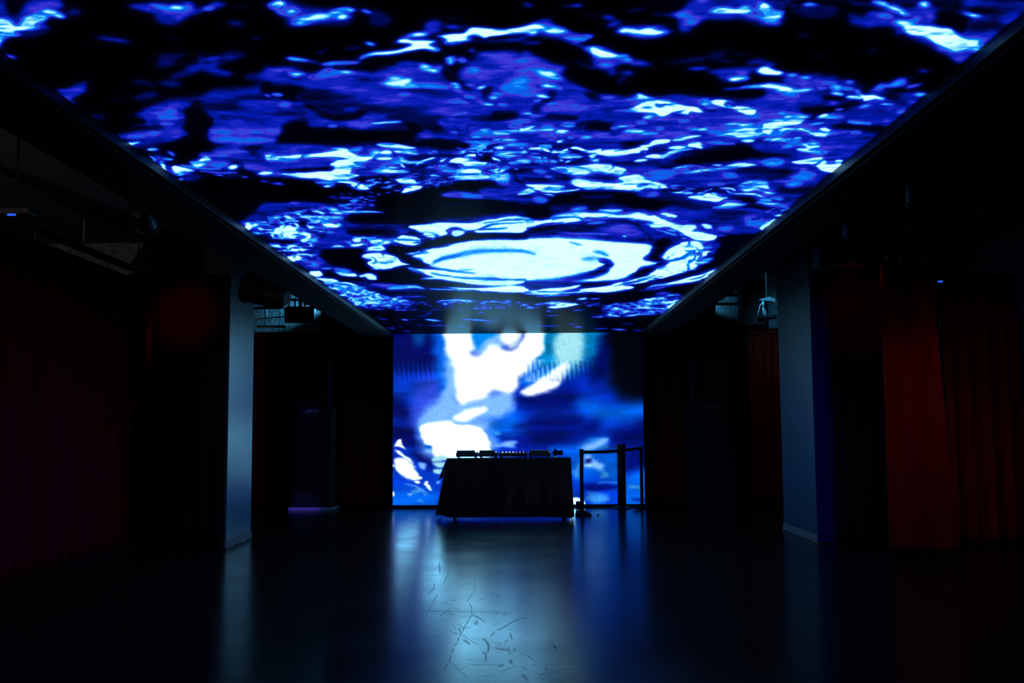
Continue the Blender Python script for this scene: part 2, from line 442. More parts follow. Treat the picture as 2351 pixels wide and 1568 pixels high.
# rippling-water picture of the ceiling screen; each block is one field of the picture (origin, scale)
FR = {k: (ox, oy, 600 / 2351.0) for k, (ox, oy) in dict(A=(0, 0), B=(600, 0), C=(1200, 0), D=(1751, 0), E=(200, 300), F=(600, 400), G=(1100, 300), H=(1500, 300)).items()}
FR['I'] = (700, 550, 500 / 2351.0)
FR['J'] = (1200, 550, 500 / 2351.0)
FR['Q'] = (0, 0, 1.0)
CEIL_PICTURE = '''
@A
P .33 30 0,0 250,0 520,0 560,60 420,160 460,260 350,320 100,340 0,430
P .42 25 250,30 360,20 520,-10 560,50 420,80 300,80
P .04 20 80,-10 240,-10 230,60 200,120 150,150 70,70
P .33 20 1140,50 1350,25 1550,10 1700,10 1780,70 1900,0 2030,30 1980,60 1860,80 1720,150 1600,210 1450,190 1400,130 1260,100
P .2 20 1390,520 1450,470 1560,480 1680,480 1600,540 1530,600 1400,600
P .28 20 1780,480 1830,500 1860,560 1960,490 2080,460 2230,480 2150,520 2000,560 1930,620 2060,650 2060,680 1900,660 1850,620 1700,690 1540,690 1680,610 1640,580 1770,570
P .2 20 2200,660 2351,650 2351,745 2200,720
P .35 25 1200,1020 1340,960 1560,880 1800,860 1950,800 2200,790 2351,800 2351,1320 2150,1340 1950,1310 1880,1250 1850,1150 1870,1050 1830,960 1760,940 1690,980 1660,1100 1640,1180 1680,1200 1650,1240 1500,1290 1230,1330 1160,1300 1080,1230 1230,1205 1400,1180 1440,1140 1170,1135 1300,1110 1250,1060
P .02 25 1700,990 1800,960 1860,1010 1880,1100 1840,1250 1700,1300 1600,1310 1700,1200 1640,1180 1680,1070
P 1 8 -10,195 110,190 150,235 200,240 260,150 330,120 430,135 420,170 340,215 370,245 340,265 250,270 180,320 90,325 40,360 -10,405
S .1 22 150,280 200,290 230,282
S 1 48 400,95 490,115 580,148
S .75 28 40,485 145,502
S .3 55 605,105 735,100
S .65 32 1370,45 1460,65 1535,90
S .88 42 1530,60 1600,75 1655,87
S .6 45 1640,40 1700,75
S .65 32 1625,150 1665,157
S .7 30 1825,65 1915,66
S .47 32 1550,100 1660,150
S .47 32 1650,100 1710,145
S .15 25 2110,65 2210,68
S .3 42 2065,190 2185,217
S .31 45 885,340 1020,353 1145,370
S .2 22 1560,328 1612,352
S .35 22 2285,338 2350,338
S .1 16 760,395 798,398
S .6 32 1855,530 1955,512
S .34 50 1840,640 2060,668
S .3 52 1460,740 1640,745
S .17 60 1200,740 1320,735 1400,770
S .3 60 1225,885 1410,850
S .1 30 1000,888 1110,875
P .42 8 483,802 580,800 720,750 790,755 780,800 720,840 660,870 690,925 640,915 560,870
S .18 60 810,1035 930,1065
S .48 50 1550,950 1730,938
S .48 32 1410,1015 1610,1008
S .62 32 1510,1015 1605,1003
S .6 27 1440,1055 1590,1060
S .62 30 1445,1110 1545,1110
S .45 90 1470,1200 1630,1212
S .47 60 1100,1235 1300,1222 1430,1200
S .6 22 1170,1230 1290,1233
S .6 30 1340,1215 1400,1208
S .9 28 1160,1298 1210,1300 1268,1282
S .48 60 1910,1170 2050,1200
S .48 45 1890,1240 2150,1265 2351,1270
S .46 55 2150,950 2330,962
@E
P .36 20 1000,200 1150,180 1350,160 1500,190 1600,150 1900,120 2300,110 2351,120 2351,190 2100,220 2150,260 2250,240 2150,320 2100,350 1900,360 1700,350 1560,340 1420,330 1380,300 1300,300 1200,330 1100,320 1100,250 1000,250
P .1 20 1380,150 1500,120 1560,140 1450,165
P .33 20 1340,830 1420,800 1550,700 1600,660 1780,680 1900,650 2100,670 2351,680 2351,1250 2200,1240 2100,1200 1960,1180 1900,1140 1790,1140 1700,1060 1560,960 1420,860
S .62 55 1140,195 1330,185 1420,192
S .62 50 1140,285 1270,290
S .48 30 1200,220 1490,232
S .48 40 1400,325 1600,330
P 1 6 900,272 1000,262 1050,230 1100,245 1085,285 980,320 920,295
P 1 6 770,310 880,330 950,355 880,375 800,388 770,350
S 1 42 650,280 690,330 745,380
S .03 35 715,290 735,340 760,385
P .95 5 535,228 590,250 600,280 570,262
S .42 60 600,240 640,250
S .8 26 665,255 745,260
S .95 26 550,168 640,168
S .7 32 720,195 765,222
S .9 14 820,300 1000,330 1210,340
S .95 15 1000,360 1200,375 1370,380
S 0 30 1280,305 1340,292 1390,310 1405,345 1440,385
S 1 55 1292,330 1330,322 1355,318
S 1 24 1540,378 1660,372
S .9 24 825,395 885,388
S .85 18 805,432 855,425
P .3 10 860,420 930,390 1040,410 960,445 880,450
S .8 14 1150,398 1225,400
S .6 16 1390,415 1455,410
S .6 14 1565,443 1635,452
S .3 14 1240,412 1400,400
P .55 8 1650,463 1720,458 1780,485 1700,484
P 1 7 1590,200 1660,195 1668,210 1640,228 1700,222 1850,215 1940,225 1870,265 1750,275 1640,270 1600,245
P 1 9 1930,225 2080,210 2200,180 2351,168 2351,440 2250,445 2100,430 1960,430 1800,400 1738,385 1800,380 2000,400 2150,390 2200,355 2160,310 2230,270 2310,240 2100,232
P .42 10 1960,245 2130,232 2240,238 2150,270 2050,290
P .04 14 1750,352 2100,340 2185,318 2150,380 1990,398 1780,378
P 1 6 2045,460 2150,455 2210,480 2160,505 2110,502 2130,480
S .5 20 2170,592 2351,612
S .5 16 1800,650 1900,655
N .8 1420,850 1600,810 1900,730 2150,690 2300,730 2280,860 2200,900 2050,1000 2000,1060 2000,1160 1800,1150 1700,1060 1560,960
P 1 6 1408,850 1440,830 1540,835 1555,860 1490,872 1470,902 1430,890
S .05 8 1470,842 1500,845
P 1 7 1700,910 1830,868 1900,885 1890,930 1780,940
S 1 45 1885,940 1960,930 1995,960 1960,995
S .03 40 1900,945 1935,955
P 1 6 1790,1132 1900,1135 1925,1160 1850,1170
P .97 5 1965,758 2060,765 2070,780 1990,775
P 1 6 2090,840 2180,828 2270,860 2160,868
S .97 32 2160,792 2300,775
P .97 5 2030,800 2120,778 2120,805 2060,830
P .97 5 1950,1030 2030,1030 2010,1042
P .95 5 2190,1045 2250,1030 2310,1042
P .95 5 1980,1270 2060,1265 2110,1290 2060,1310
S .5 40 1960,1180 2120,1190
P .03 15 2080,1080 2351,1060 2351,1230 2200,1200
@B
P .36 22 0,40 170,-10 330,30 500,60 640,55 780,60 820,110 770,210 500,210 280,230 190,160 60,90
P .2 20 800,10 900,70 1080,100 1140,180 1080,250 960,220 950,150 870,110
P .36 20 1200,400 1260,320 1430,290 1440,220 1550,180 1620,230 1600,300 1780,240 1800,270 1700,310 1560,310 1480,340
P .4 20 1600,400 1800,400 2000,380 2351,310 2351,365 2100,380 1900,395 1700,425
P .35 30 0,650 100,600 330,600 450,640 530,620 800,630 1000,640 1150,600 1280,540 1450,545 1600,560 1700,600 1760,700 1850,560 2000,480 2200,450 2351,500 2351,1000 2100,1040 1950,1080 2200,1080 2351,1060 2351,1280 2100,1300 1700,1290 1450,1270 1380,1230 1450,1150 1380,1080 1300,1050 1290,1130 1320,1165 1200,1175 850,1170 700,1180 560,1170 420,1150 400,1080 250,1100 180,1180 100,1300 0,1310
P .22 25 430,780 800,860 1000,920 1450,960 1380,1040 1000,1000 700,1040 450,960 300,860
P .03 20 0,740 120,770 300,780 400,790 280,870 330,920 200,910 100,880 0,890
P .03 25 180,1170 230,1140 600,1150 760,1150 900,1180 1300,1180 1320,1050 1390,1080 1380,1260 1200,1270 900,1290 600,1300 300,1270 160,1250
P .08 25 2080,1010 2351,990 2351,1060 2150,1060
P .02 18 940,600 1050,530 1260,490 1380,480 1500,510 1590,530 1400,540 1250,545 1100,600
P .04 18 350,590 560,600 880,600 950,620 800,625 550,615 450,650 380,640
P .38 18 -20,1320 400,1330 700,1300 1000,1290 1200,1275 1400,1300 1500,1330 1600,1340 1580,1420 1400,1500 1300,1580 -20,1580
P .04 15 200,1545 400,1525 580,1515 600,1545 560,1580 200,1580
P .3 20 1380,1240 1700,1260 2000,1300 2351,1280 2351,1580 1400,1580 1500,1420
P .05 20 1400,1280 1560,1250 1800,1300 1950,1320 1850,1350 1600,1340
P .2 20 1150,1050 1400,1000 1700,1060 1600,1180 1420,1140
S .1 55 380,950 550,1020 700,1055 850,1040 950,1010
S .06 60 1650,470 1660,600 1700,680 1780,750 1830,800
P .04 8 1630,440 1860,440 1870,510 1700,500
P .04 10 2000,780 2070,780 2030,850 1990,910 1970,860
S .06 40 1790,880 1900,930
S .48 40 120,640 270,626
S .47 30 690,640 1000,660
S .46 70 1000,700 1250,630 1400,620
S .46 80 1000,840 1200,900 1420,880
S .45 30 630,800 730,795
S .45 30 770,985 870,968
S .5 30 920,1050 1110,1033
S .47 50 800,1125 1020,1108
S .46 50 1630,1095 1730,1205
S .5 45 1445,1210 1520,1210
S .46 100 1830,640 2050,650
S .47 40 1970,490 2100,502 2260,488
S .5 60 2150,590 2351,570
S .48 50 1790,1160 1970,1153
S .46 60 0,950 100,950
S .62 42 155,955 235,955
S .6 30 1880,463 1910,463
P 1 7 40,50 100,5 165,8 158,60 90,80
S .75 40 125,105 220,103 300,88
S .88 60 215,90 265,82
S .95 55 300,175 420,160 500,140 610,138
S .9 75 330,185 380,172
S .88 48 605,102 720,82 805,100
S .95 45 670,150 745,145
S .85 28 865,88 965,122
P .95 5 930,378 980,370 1035,395 1030,412 960,395
S .22 32 745,455 940,428
S .45 18 530,488 565,492
S .4 16 565,468 600,466
S .18 18 1590,158 1690,175 1780,172
S .93 27 235,530 330,540 440,553
S .48 18 430,553 560,580
S 1 34 555,582 700,570 890,566
S .5 28 870,560 945,525
S 1 36 925,527 1030,490 1200,475 1340,432
P 1 6 1220,385 1270,352 1340,375 1530,372 1545,392 1480,410 1560,440 1590,465 1540,468 1430,450 1340,465 1230,470 1340,420 1330,402
S .95 36 1320,332 1390,322 1465,326
S .62 32 1640,252 1730,252
P 1 6 1535,340 1640,320 1760,310 1830,258 1950,262 2100,270 2250,250 2351,232 2351,290 2200,310 2100,330 2025,342 2005,365 1970,345 1900,325 1820,325 1850,355 1895,370 1770,385 1640,398 1650,370 1600,350
S .44 42 1820,338 1925,335
P 1 5 250,668 310,655 385,668 365,695 312,717 270,700
S .05 12 255,710 320,728 390,690
P .93 5 440,700 520,680 585,690 510,712
S .88 22 540,630 660,625
S .92 17 690,652 830,648
S .62 42 520,662 690,650
P .82 7 1410,562 1480,570 1580,600 1640,575 1625,610 1580,640 1500,625 1440,610
P .65 14 1060,740 1200,690 1350,700 1360,730 1450,740 1660,755 1685,790 1600,805 1400,792 1200,800 1120,770
S .92 42 1120,748 1250,735 1340,708
S .87 36 1250,768 1390,755
S .85 26 1160,692 1255,688
S .62 42 1230,855 1310,850
S .92 22 1010,1102 1140,1095 1250,1092
S .84 28 605,1132 675,1128
P .97 5 1663,522 1720,508 1748,540 1700,578
S .92 42 1780,533 1835,545
P 1 5 1700,742 1755,740 1785,785 1730,790
S .72 22 1815,766 1895,770
S .96 30 1935,792 2005,775
S .65 27 1715,815 1785,827
S .67 24 1805,865 1885,878
S .93 24 2030,875 2115,882
S .66 26 2075,833 2165,852
S .95 24 1965,945 2065,949
S .66 24 2115,943 2205,950
P .62 12 2160,770 2250,740 2351,710 2351,840 2200,830
S .66 38 1875,630 1955,632
S .55 22 1735,1027 1835,1018
S .8 30 0,860 50,885
S .85 38 75,858 165,868
P .55 8 1800,1240 1980,1170 2070,1190 2200,1190 2215,1215 2070,1240 1900,1255
S .93 32 1970,1183 2045,1175
S .92 28 2125,1193 2215,1207
S .97 27 2070,1264 2280,1268
S .82 18 1810,1243 1955,1240
S .82 32 2215,1135 2325,1130
S .93 34 2305,1165 2360,1160
P .92 8 1060,1305 1180,1288 1390,1320 1300,1340 1130,1330
S .87 18 630,1327 745,1325
S .72 32 760,1352 895,1330
P 1 7 370,1420 560,1380 700,1352 800,1365 900,1400 1015,1395 990,1420 920,1450 850,1450 830,1470 920,1500 780,1512 680,1500 590,1490 640,1450 760,1415 620,1408
P .42 10 380,1460 500,1430 700,1415 620,1450 560,1490 430,1510
S .92 42 985,1382 1075,1370
S .97 46 1090,1378 1185,1376
S 1 24 1195,1370 1300,1375 1405,1392
S 1 24 1020,1430 1165,1420
S .88 27 1050,1502 1200,1500
S .84 26 975,1525 1190,1537
S .82 26 1505,1372 1575,1368
S .88 16 1300,1358 1395,1360
S .02 26 1190,1370 1230,1440 1300,1480 1350,1540
S .02 22 1600,1350 1590,1400 1480,1470 1380,1520 1350,1570
S .03 20 1670,1420 1560,1485
S .03 28 1960,1340 2040,1430 2100,1490 2080,1570
S .03 18 1870,1350 1970,1420
S 1 24 1385,1492 1490,1440 1590,1408
S .92 16 1235,1440 1295,1450
P .97 4 1240,1460 1285,1478 1260,1500
P .93 4 1605,1452 1630,1410 1668,1410 1640,1452
P 1 6 1490,1500 1560,1488 1680,1478 1700,1430 1760,1413 1870,1430 1960,1450 2040,1458 2065,1490 1990,1502 1880,1500 1780,1540 1770,1556 1640,1547 1590,1530 1660,1510 1560,1502
S .08 46 1690,1492 1780,1500
S .05 14 1690,1470 1800,1480 1830,1500
P 1 5 1825,1402 1925,1382 1932,1410 1850,1415
P 1 5 1785,1537 1890,1512 1965,1530 1952,1556 1820,1562
S .92 27 2070,1413 2145,1452
S .97 24 2160,1410 2320,1415
S .72 24 2090,1337 2220,1310 2360,1310
S .97 32 2300,1455 2360,1450
P .72 6 2170,1502 2290,1483 2200,1542 2145,1547
S .82 18 1945,1348 1975,1402
S .6 24 2090,1390 2190,1388
D 26 90 20 .6 1 1600,1350 2330,1330 2340,1560 1950,1560 1900,1430
@C
P .36 20 0,240 100,180 220,160 290,220 400,270 500,300 600,310 600,340 520,390 600,430 560,440 420,390 200,330 0,320
P .4 18 560,430 700,420 900,480 1010,540 1180,580 1100,600 880,570 860,650 800,680 700,620 620,600 640,540
P .36 20 830,290 880,235 1040,225 1250,230 1360,270 1345,315 1200,355 1000,345
P .35 25 1180,130 1400,110 1500,40 1600,-10 2351,-10 2351,220 2200,240 2000,190 1850,190 1650,190 1500,300 1420,280 1400,180 1300,140
P .04 20 1150,80 1400,60 1500,-10 1150,-10
P .2 18 1280,575 1450,530 1620,500 1640,545 1450,570
P .16 20 1650,490 1700,450 1830,450 1800,540 1700,560
P .28 20 2000,560 2140,520 2150,580 2020,600
P .33 20 1650,640 1900,610 2100,600 2270,580 2200,640 2050,660 2010,720 1800,740 1720,690
P .38 25 0,500 150,500 300,560 410,600 420,680 500,740 620,820 800,850 950,860 1020,830 1150,860 1400,860 1600,880 1800,880 2000,890 2200,860 2351,830 2351,1080 2100,1090 1800,1100 1500,1150 1300,1200 1200,1260 900,1290 700,1330 400,1300 0,1280
P .46 22 0,540 150,580 330,650 400,720 300,740 200,800 150,850 60,880 0,880
P .04 20 100,960 180,920 240,840 300,830 270,880 200,950 170,1000 300,1040 480,1050 450,1090 250,1060 100,1060 0,1070 0,1040 90,1030
P .1 20 540,830 640,840 660,900 600,900
P .05 16 1170,1215 1300,1200 1420,1200 1300,1250 1200,1250
P .04 18 620,1290 900,1290 1050,1290 1000,1330 800,1350 680,1340
P .12 20 500,1100 700,1080 900,1160 800,1220 560,1180
P .03 20 0,1220 150,1230 260,1290 200,1310 0,1290
P .36 20 640,1350 1000,1330 1400,1180 2351,1090 2351,1330 2000,1300 1700,1330 1400,1420 1300,1500 900,1480 640,1460
P .36 20 0,1310 640,1320 660,1567 0,1567
P .03 18 1380,1460 1560,1400 1800,1330 2000,1300 2351,1330 2351,1400 2200,1420 2000,1440 1850,1420 1700,1440 1500,1470
P .38 20 1060,1580 1200,1500 1400,1480 1700,1500 2000,1440 2351,1420 2351,1580
P 1 6 -10,235 60,215 130,212 190,245 260,242 350,252 388,280 330,298 210,285 120,260 80,290 60,320 30,300 -10,282
S .97 22 400,345 560,352
S .9 22 552,325 608,322
S .4 27 20,385 165,378
P 1 6 600,430 680,423 720,455 830,475 875,500 760,507 660,500
S .92 28 900,492 935,490
S .97 26 930,532 992,530
S .67 34 710,575 800,577
S .44 38 990,570 1120,575
S .42 42 900,648 1010,658
S .2 60 850,740 940,690
S .18 42 490,545 610,592
S .28 24 365,47 445,48
S .5 22 455,47 535,42
S .38 42 710,155 820,153
S .46 36 755,232 890,188
S .2 32 940,95 1110,75
P .42 8 -10,10 60,30 30,62 -10,60
S .1 26 550,145 680,130
S .96 44 880,275 980,268
P .97 6 985,292 1010,250 1050,272 1100,262 1185,250 1200,240 1205,270 1320,290 1240,318 1130,318
S .64 44 1410,140 1500,138
S .64 38 1490,195 1560,200
S .46 70 1480,130 1560,180
P .97 8 1685,115 1730,80 1850,72 1900,85 2000,62 2065,100 2020,132 1900,125 1780,127
P .97 8 2105,110 2150,55 2200,42 2255,70 2270,100 2360,108 2360,152 2270,152 2200,115
S .66 42 2030,150 2180,158 2260,182 2330,180
S .6 34 1590,10 1690,6
S .18 32 1880,495 2010,488
S .2 34 1780,555 1900,556
S .44 32 1490,622 1650,608
P 1 5 2110,650 2150,608 2200,613 2250,640 2360,668 2340,698 2260,690 2170,665
S .96 38 1845,722 1930,715 2015,708
S .5 27 1910,660 2015,660
S .5 22 1790,808 1950,795
P .97 5 1925,792 2050,768 2175,763 2175,788 2050,797
S .96 28 2200,773 2290,790 2360,802
S .84 16 2260,822 2360,818
S .44 90 0,600 100,700 150,800 100,860
P .82 10 78,608 190,618 330,662 395,710 310,713 220,690 150,642
S .93 25 205,770 300,768
S .67 28 280,780 360,788
P .92 5 128,860 180,852 245,870 232,888 150,882
S .84 18 112,910 165,904
S .62 70 0,720 50,730
S .93 28 445,982 550,978
S .67 22 400,960 465,955
S .48 60 170,980 400,985 690,1008
S .67 22 710,875 820,875
S .93 20 5,1020 85,1022
S .47 34 75,1042 215,1040
S .08 55 560,850 650,870
S .6 22 240,940 280,940
P 1 7 800,1000 950,975 1020,930 1100,913 1240,903 1340,925 1450,955 1560,963 1625,1012 1560,1012 1480,990 1370,1005 1300,1047 1220,1042 1160,1015 1000,1007
P .97 7 1010,850 1040,838 1100,860 1160,888 1080,892 980,897 905,900 990,885
S .15 20 1175,940 1220,955 1265,938
S .5 18 1050,965 1150,968
P .97 4 1438,1022 1490,988 1518,1000 1490,1038
S .25 36 1300,1045 1400,1040 1500,1050
S .84 34 1070,1052 1160,1048
S .88 20 1410,1097 1500,1083
S .62 32 1020,1095 1100,1102
S .45 60 820,1010 1000,1050
P 1 6 1700,920 1760,898 1880,915 1900,945 2000,960 2095,1000 2060,1027 1950,1012 1870,975 1780,962
S .03 34 1810,945 1850,938 1890,944
S .95 14 1830,946 1865,944
S .93 44 1600,922 1690,920
S .62 38 1630,972 1710,975
S .12 30 1600,950 1640,990 1720,1000
S .72 34 790,1155 870,1150
S .93 18 860,1140 1010,1133
S .97 28 925,1175 1085,1178
S .84 20 1070,1200 1210,1195
S .8 26 530,1232 620,1227
S .72 20 1190,1157 1245,1158
S .84 20 1480,1162 1580,1163
S .9 20 1580,1170 1690,1163
S .65 28 1690,1195 1800,1195
S .48 42 640,1202 780,1200
S .06 30 690,1160 780,1160
P 1 6 1760,1227 1900,1190 1960,1160 2080,1160 2200,1138 2100,1100 2200,1083 2360,1080 2360,1202 2280,1217 2180,1200 2100,1232 1950,1247 1850,1227
P .97 5 1800,1132 1930,1103 2065,1110 2000,1137
S .82 28 1820,1188 1930,1178
S .4 20 2080,1190 2180,1170
S .93 27 1970,1277 2090,1270
S .67 22 1690,1290 1910,1297
S .88 22 2210,1262 2330,1243
P .93 5 18,1142 120,1128 60,1157 30,1162
S .93 20 60,1187 150,1165 290,1153
P .93 5 283,1187 330,1153 415,1165 370,1187
S .88 16 150,1215 215,1214
P .93 5 288,1272 340,1248 355,1270 310,1287
S .65 25 225,1245 290,1245
S .65 22 185,1130 280,1128
S .6 20 225,1210 260,1205
S .67 18 405,1232 445,1232
S .67 26 530,1152 570,1150
S 1 27 50,1342 155,1333
P 1 5 158,1345 190,1333 260,1355 390,1333 392,1350 290,1372 210,1362
P 1 5 408,1325 470,1318 540,1350 600,1355 685,1343 660,1377 540,1372 430,1340
P 1 5 638,1385 720,1358 840,1353 950,1350 1040,1328 1115,1340 1080,1372 1000,1392 860,1412 740,1412
S .3 8 800,1375 900,1355 1000,1340
P .97 5 1038,1317 1140,1300 1200,1258 1335,1248 1310,1280 1200,1300 1100,1332
S .97 32 1360,1258 1480,1240 1620,1222
S .97 38 1300,1332 1460,1325
P .97 5 1478,1317 1540,1288 1625,1288 1612,1337 1540,1330
P .97 7 1250,1392 1330,1358 1520,1343 1400,1372 1300,1402 1250,1427 1090,1422 1150,1390
S .97 28 1010,1452 1120,1443
S .05 30 1045,1378 1115,1378
S .9 10 1065,1378 1095,1378
S .02 16 305,1415 340,1465 420,1470 540,1420 565,1395
S .05 28 320,1400 420,1360 540,1385
S .88 16 350,1417 505,1413
P .93 4 388,1467 410,1438 442,1445
P .93 4 323,1433 372,1440 350,1450
P .95 4 558,1395 645,1388 600,1422
S .97 20 20,1413 130,1425 220,1420
S .97 28 120,1455 310,1455
S .97 28 -10,1453 70,1453
S .84 38 590,1435 660,1440
P 1 7 265,1510 400,1488 500,1500 600,1468 720,1475 830,1493 915,1530 860,1562 700,1570 400,1570 340,1532
S .6 10 400,1495 520,1520 600,1530
P .95 9 1345,1520 1470,1488 1560,1493 1700,1520 1860,1500 1950,1478 2110,1488 1900,1522 1750,1542 1500,1562 1380,1547
S .7 26 1470,1510 1560,1515
S .02 34 1715,1502 1800,1508 1900,1478
S .97 20 1735,1495 1815,1495
S .78 44 2190,1460 2330,1460
P .66 12 1070,1570 1200,1530 1350,1530 1400,1570
@D
P .35 25 0,-10 2360,-10 2360,110 1980,420 1800,575 1700,500 1500,410 1300,340 1180,300 1160,240 1000,240 900,230 800,190 820,120 900,120 960,60 800,30 700,40 650,100 500,130 350,120 250,80 150,20 0,30
P .02 20 430,-10 760,-10 800,40 1000,50 1100,90 980,110 900,130 860,100 700,130 680,60 500,20
P .02 20 1550,100 1700,80 1820,150 1800,270 1650,240 1540,200
P .05 20 1240,20 1350,10 1350,60 1260,60
P .04 20 1860,70 2000,55 2130,90 1950,110
P .12 25 1850,200 2100,180 2200,250 2000,270 1850,260
P .12 25 1540,-10 1760,-10 1760,80 1600,90
P .04 16 250,60 300,20 400,-10 430,20 330,80 270,85
P .37 20 0,560 110,580 60,620 200,680 440,670 640,700 800,730 900,780 1000,780 1080,740 1150,760 1250,700 1290,740 1240,790 1420,760 1350,820 1475,840 1330,970 1100,1170 900,1330 700,1470 560,1580 0,1580 0,800 140,760 300,780 0,700
P .03 15 0,722 180,710 180,742 0,747
P .03 15 890,800 960,740 990,770 960,800 940,850 900,830
P .04 15 1100,800 1200,800 1440,780 1440,815 1300,835 1160,840
P .05 18 350,970 560,960 700,920 870,890 880,910 760,960 600,1000 480,1050 380,1090 470,1020 360,1010
P .04 16 620,1140 740,1110 850,1130 1080,1130 1110,1160 1040,1215 900,1222 700,1245 640,1220
P .04 20 0,1350 100,1340 200,1400 280,1410 200,1430 0,1420
P .15 20 560,1280 900,1300 840,1370 640,1330
P .12 16 1040,850 1150,840 1250,860 1180,900 1080,880
P .08 20 540,870 720,860 700,890 560,890
S .65 14 295,58 335,48
S .82 34 390,42 510,34
S .3 80 400,90 650,90
P .97 7 -10,40 60,38 110,90 180,105 245,103 200,142 90,157 -10,115
S .63 50 50,185 180,180
P 1 5 1005,-10 1110,-10 1132,40 1050,22
P .97 6 1115,48 1200,55 1285,122 1260,132 1190,100
S .72 40 1170,187 1300,195 1370,158
S .93 36 1190,190 1275,200
S .88 60 1415,20 1490,32
S .5 55 1460,120 1520,135
S .88 34 1790,108 1930,127
S .44 30 1740,100 1800,105
S .28 42 1950,140 2120,128
S .78 34 1030,125 1140,142
S .42 50 970,118 1060,130
S .33 60 810,130 870,190 970,205
P 1 7 1255,225 1380,218 1500,235 1600,250 1690,243 1750,290 1850,335 1955,348 1950,390 1985,415 1960,455 1880,430 1780,447 1700,432 1560,372 1480,332 1330,302
S .18 34 320,327 420,300
S .15 26 475,507 518,493
S .2 24 940,467 1030,438
S .42 26 1390,640 1465,635
S .28 18 1305,692 1355,688
P 1 5 -10,608 50,618 190,668 180,697 90,682 -10,667
S .93 24 238,692 315,688
S .87 20 342,712 418,710
S .5 22 450,732 650,703
P 1 5 -10,763 130,763 250,800 230,822 130,795 -10,787
S .88 28 100,818 300,818 420,808
S .64 28 150,848 280,856
S .72 22 460,800 550,800
S .67 20 510,757 650,747
S .72 26 720,745 800,742
S .97 38 590,790 690,793
S .93 24 690,798 790,798
S .97 32 600,838 700,847
P 1 5 818,798 850,810 900,850 1000,858 1093,888 1060,905 990,892 880,912 890,870 840,832
P .97 5 715,865 780,853 885,870 860,888 780,882
P .62 7 985,802 1070,748 1095,790 1030,812
S .62 50 1180,742 1280,728
S .74 25 1120,770 1210,758
S .64 22 1300,802 1440,763
S .8 28 1380,856 1470,843
S .93 19 1055,940 1170,942
S .78 25 875,962 960,948
S .64 24 1300,917 1370,908
S .5 50 1110,975 1160,970
S .88 20 630,982 710,973
P .94 5 512,1042 545,1018 583,1030 530,1055
S .5 30 1210,1002 1270,978
S .67 26 1200,1018 1260,1003
S .78 23 780,1095 870,1105 970,1111
S .6 26 1080,1088 1130,1085
S .78 26 810,1190 880,1189
S .88 22 198,1050 262,1045
S .64 34 260,1052 380,1048
S .75 18 140,1012 180,1010
S .5 40 160,935 270,930
S .6 34 590,920 640,920
P 1 5 -10,1090 200,1078 385,1058 362,1102 260,1152 150,1192 110,1217 -10,1197
S .04 16 490,1045 400,1090 300,1150 220,1182 125,1197
S .88 20 120,1195 220,1165 300,1158
S .97 25 220,1192 330,1158 430,1190
P .82 7 295,1152 460,1108 570,1103 470,1132 380,1155
P 1 5 515,1165 570,1148 620,1175 570,1188
S .93 28 430,1200 550,1217
P .97 5 55,1267 130,1238 160,1248 300,1233 365,1233 280,1257 170,1257
S .88 23 520,1225 590,1225
S .62 42 430,1268 480,1292
S .65 20 180,1310 260,1310
P 1 5 338,1300 380,1293 420,1313 505,1313 480,1337 410,1355 555,1365 530,1393 440,1382 330,1367 275,1345 380,1338
S .05 9 400,1357 450,1353 505,1343 470,1338 415,1350
P 1 6 265,1450 380,1428 535,1413 542,1440 610,1462 690,1438 725,1460 640,1548 560,1542 500,1512 455,1487 330,1477
S .05 10 500,1350 538,1400 530,1460 455,1492
S .3 22 585,1462 650,1455
P .82 12 25,1460 100,1438 178,1460 110,1483
S .74 42 350,1560 430,1570
@H
P .35 20 0,0 1900,0 1850,170 1190,720 880,970 580,1230 0,1230
P .03 20 180,270 400,210 550,160 850,130 1000,190 1280,230 1150,250 900,240 700,280 400,290
P .04 16 -20,655 300,620 540,640 600,660 450,700 200,705 -20,725
P .05 20 540,760 800,770 750,820 600,820 480,790
P .05 16 560,930 900,930 880,1010 700,1120 560,1180 450,1150 560,1100 600,1020
P .1 20 1100,520 1300,510 1420,500 1350,560 1150,560
P .36 18 390,830 600,820 900,800 1000,850 950,900 700,930 500,900
P .2 20 700,330 1100,330 1300,380 1000,400 760,390
P .02 20 1700,420 1500,560 1100,900 600,1230 800,1100 1000,900
P .03 10 815,680 900,655 1000,670 1190,695 1060,722 900,702
P .03 10 665,570 800,580 920,600 900,650 800,632
P .02 8 530,1150 700,1080 860,1020 640,1190 480,1250 250,1325 0,1385 0,1345 300,1272
P .02 10 220,1400 450,1350 430,1400 300,1480 0,1480 0,1430
S .02 26 400,880 450,910 560,935 700,935
P .92 9 155,340 300,318 450,345 600,340 700,310 780,288 940,312 780,330 660,352 500,372 330,388 220,372
S .66 24 300,335 400,350
P .62 12 -10,380 150,368 205,410 100,442 -10,442
S .72 44 1010,285 1160,290
S .67 60 1260,412 1440,400
S .67 44 1350,355 1390,410
S .62 32 630,400 730,394
S .72 42 1200,482 1330,463
S .62 18 1070,460 1210,456
P .87 9 775,482 850,448 990,453 1035,500 1020,528 880,507 800,502
P 1 5 -10,468 80,478 135,510 -10,517
S .84 20 160,490 275,489
S .02 40 90,540 300,520 460,530 600,520 720,560
S .93 13 180,556 290,554
S .93 13 290,560 375,558
S .88 12 270,516 390,518
S 1 15 415,556 470,545 530,515
S .7 11 90,537 165,541
S .75 11 160,520 240,526
S .8 10 240,535 330,540
S 1 18 585,515 700,512 745,532
S 1 17 655,530 740,560 900,570 995,602
P 1 5 778,515 900,513 960,540 1090,552 1030,572 940,540 830,537
P 1 6 325,592 430,568 460,585 500,558 585,560 620,590 695,600 590,633 480,622
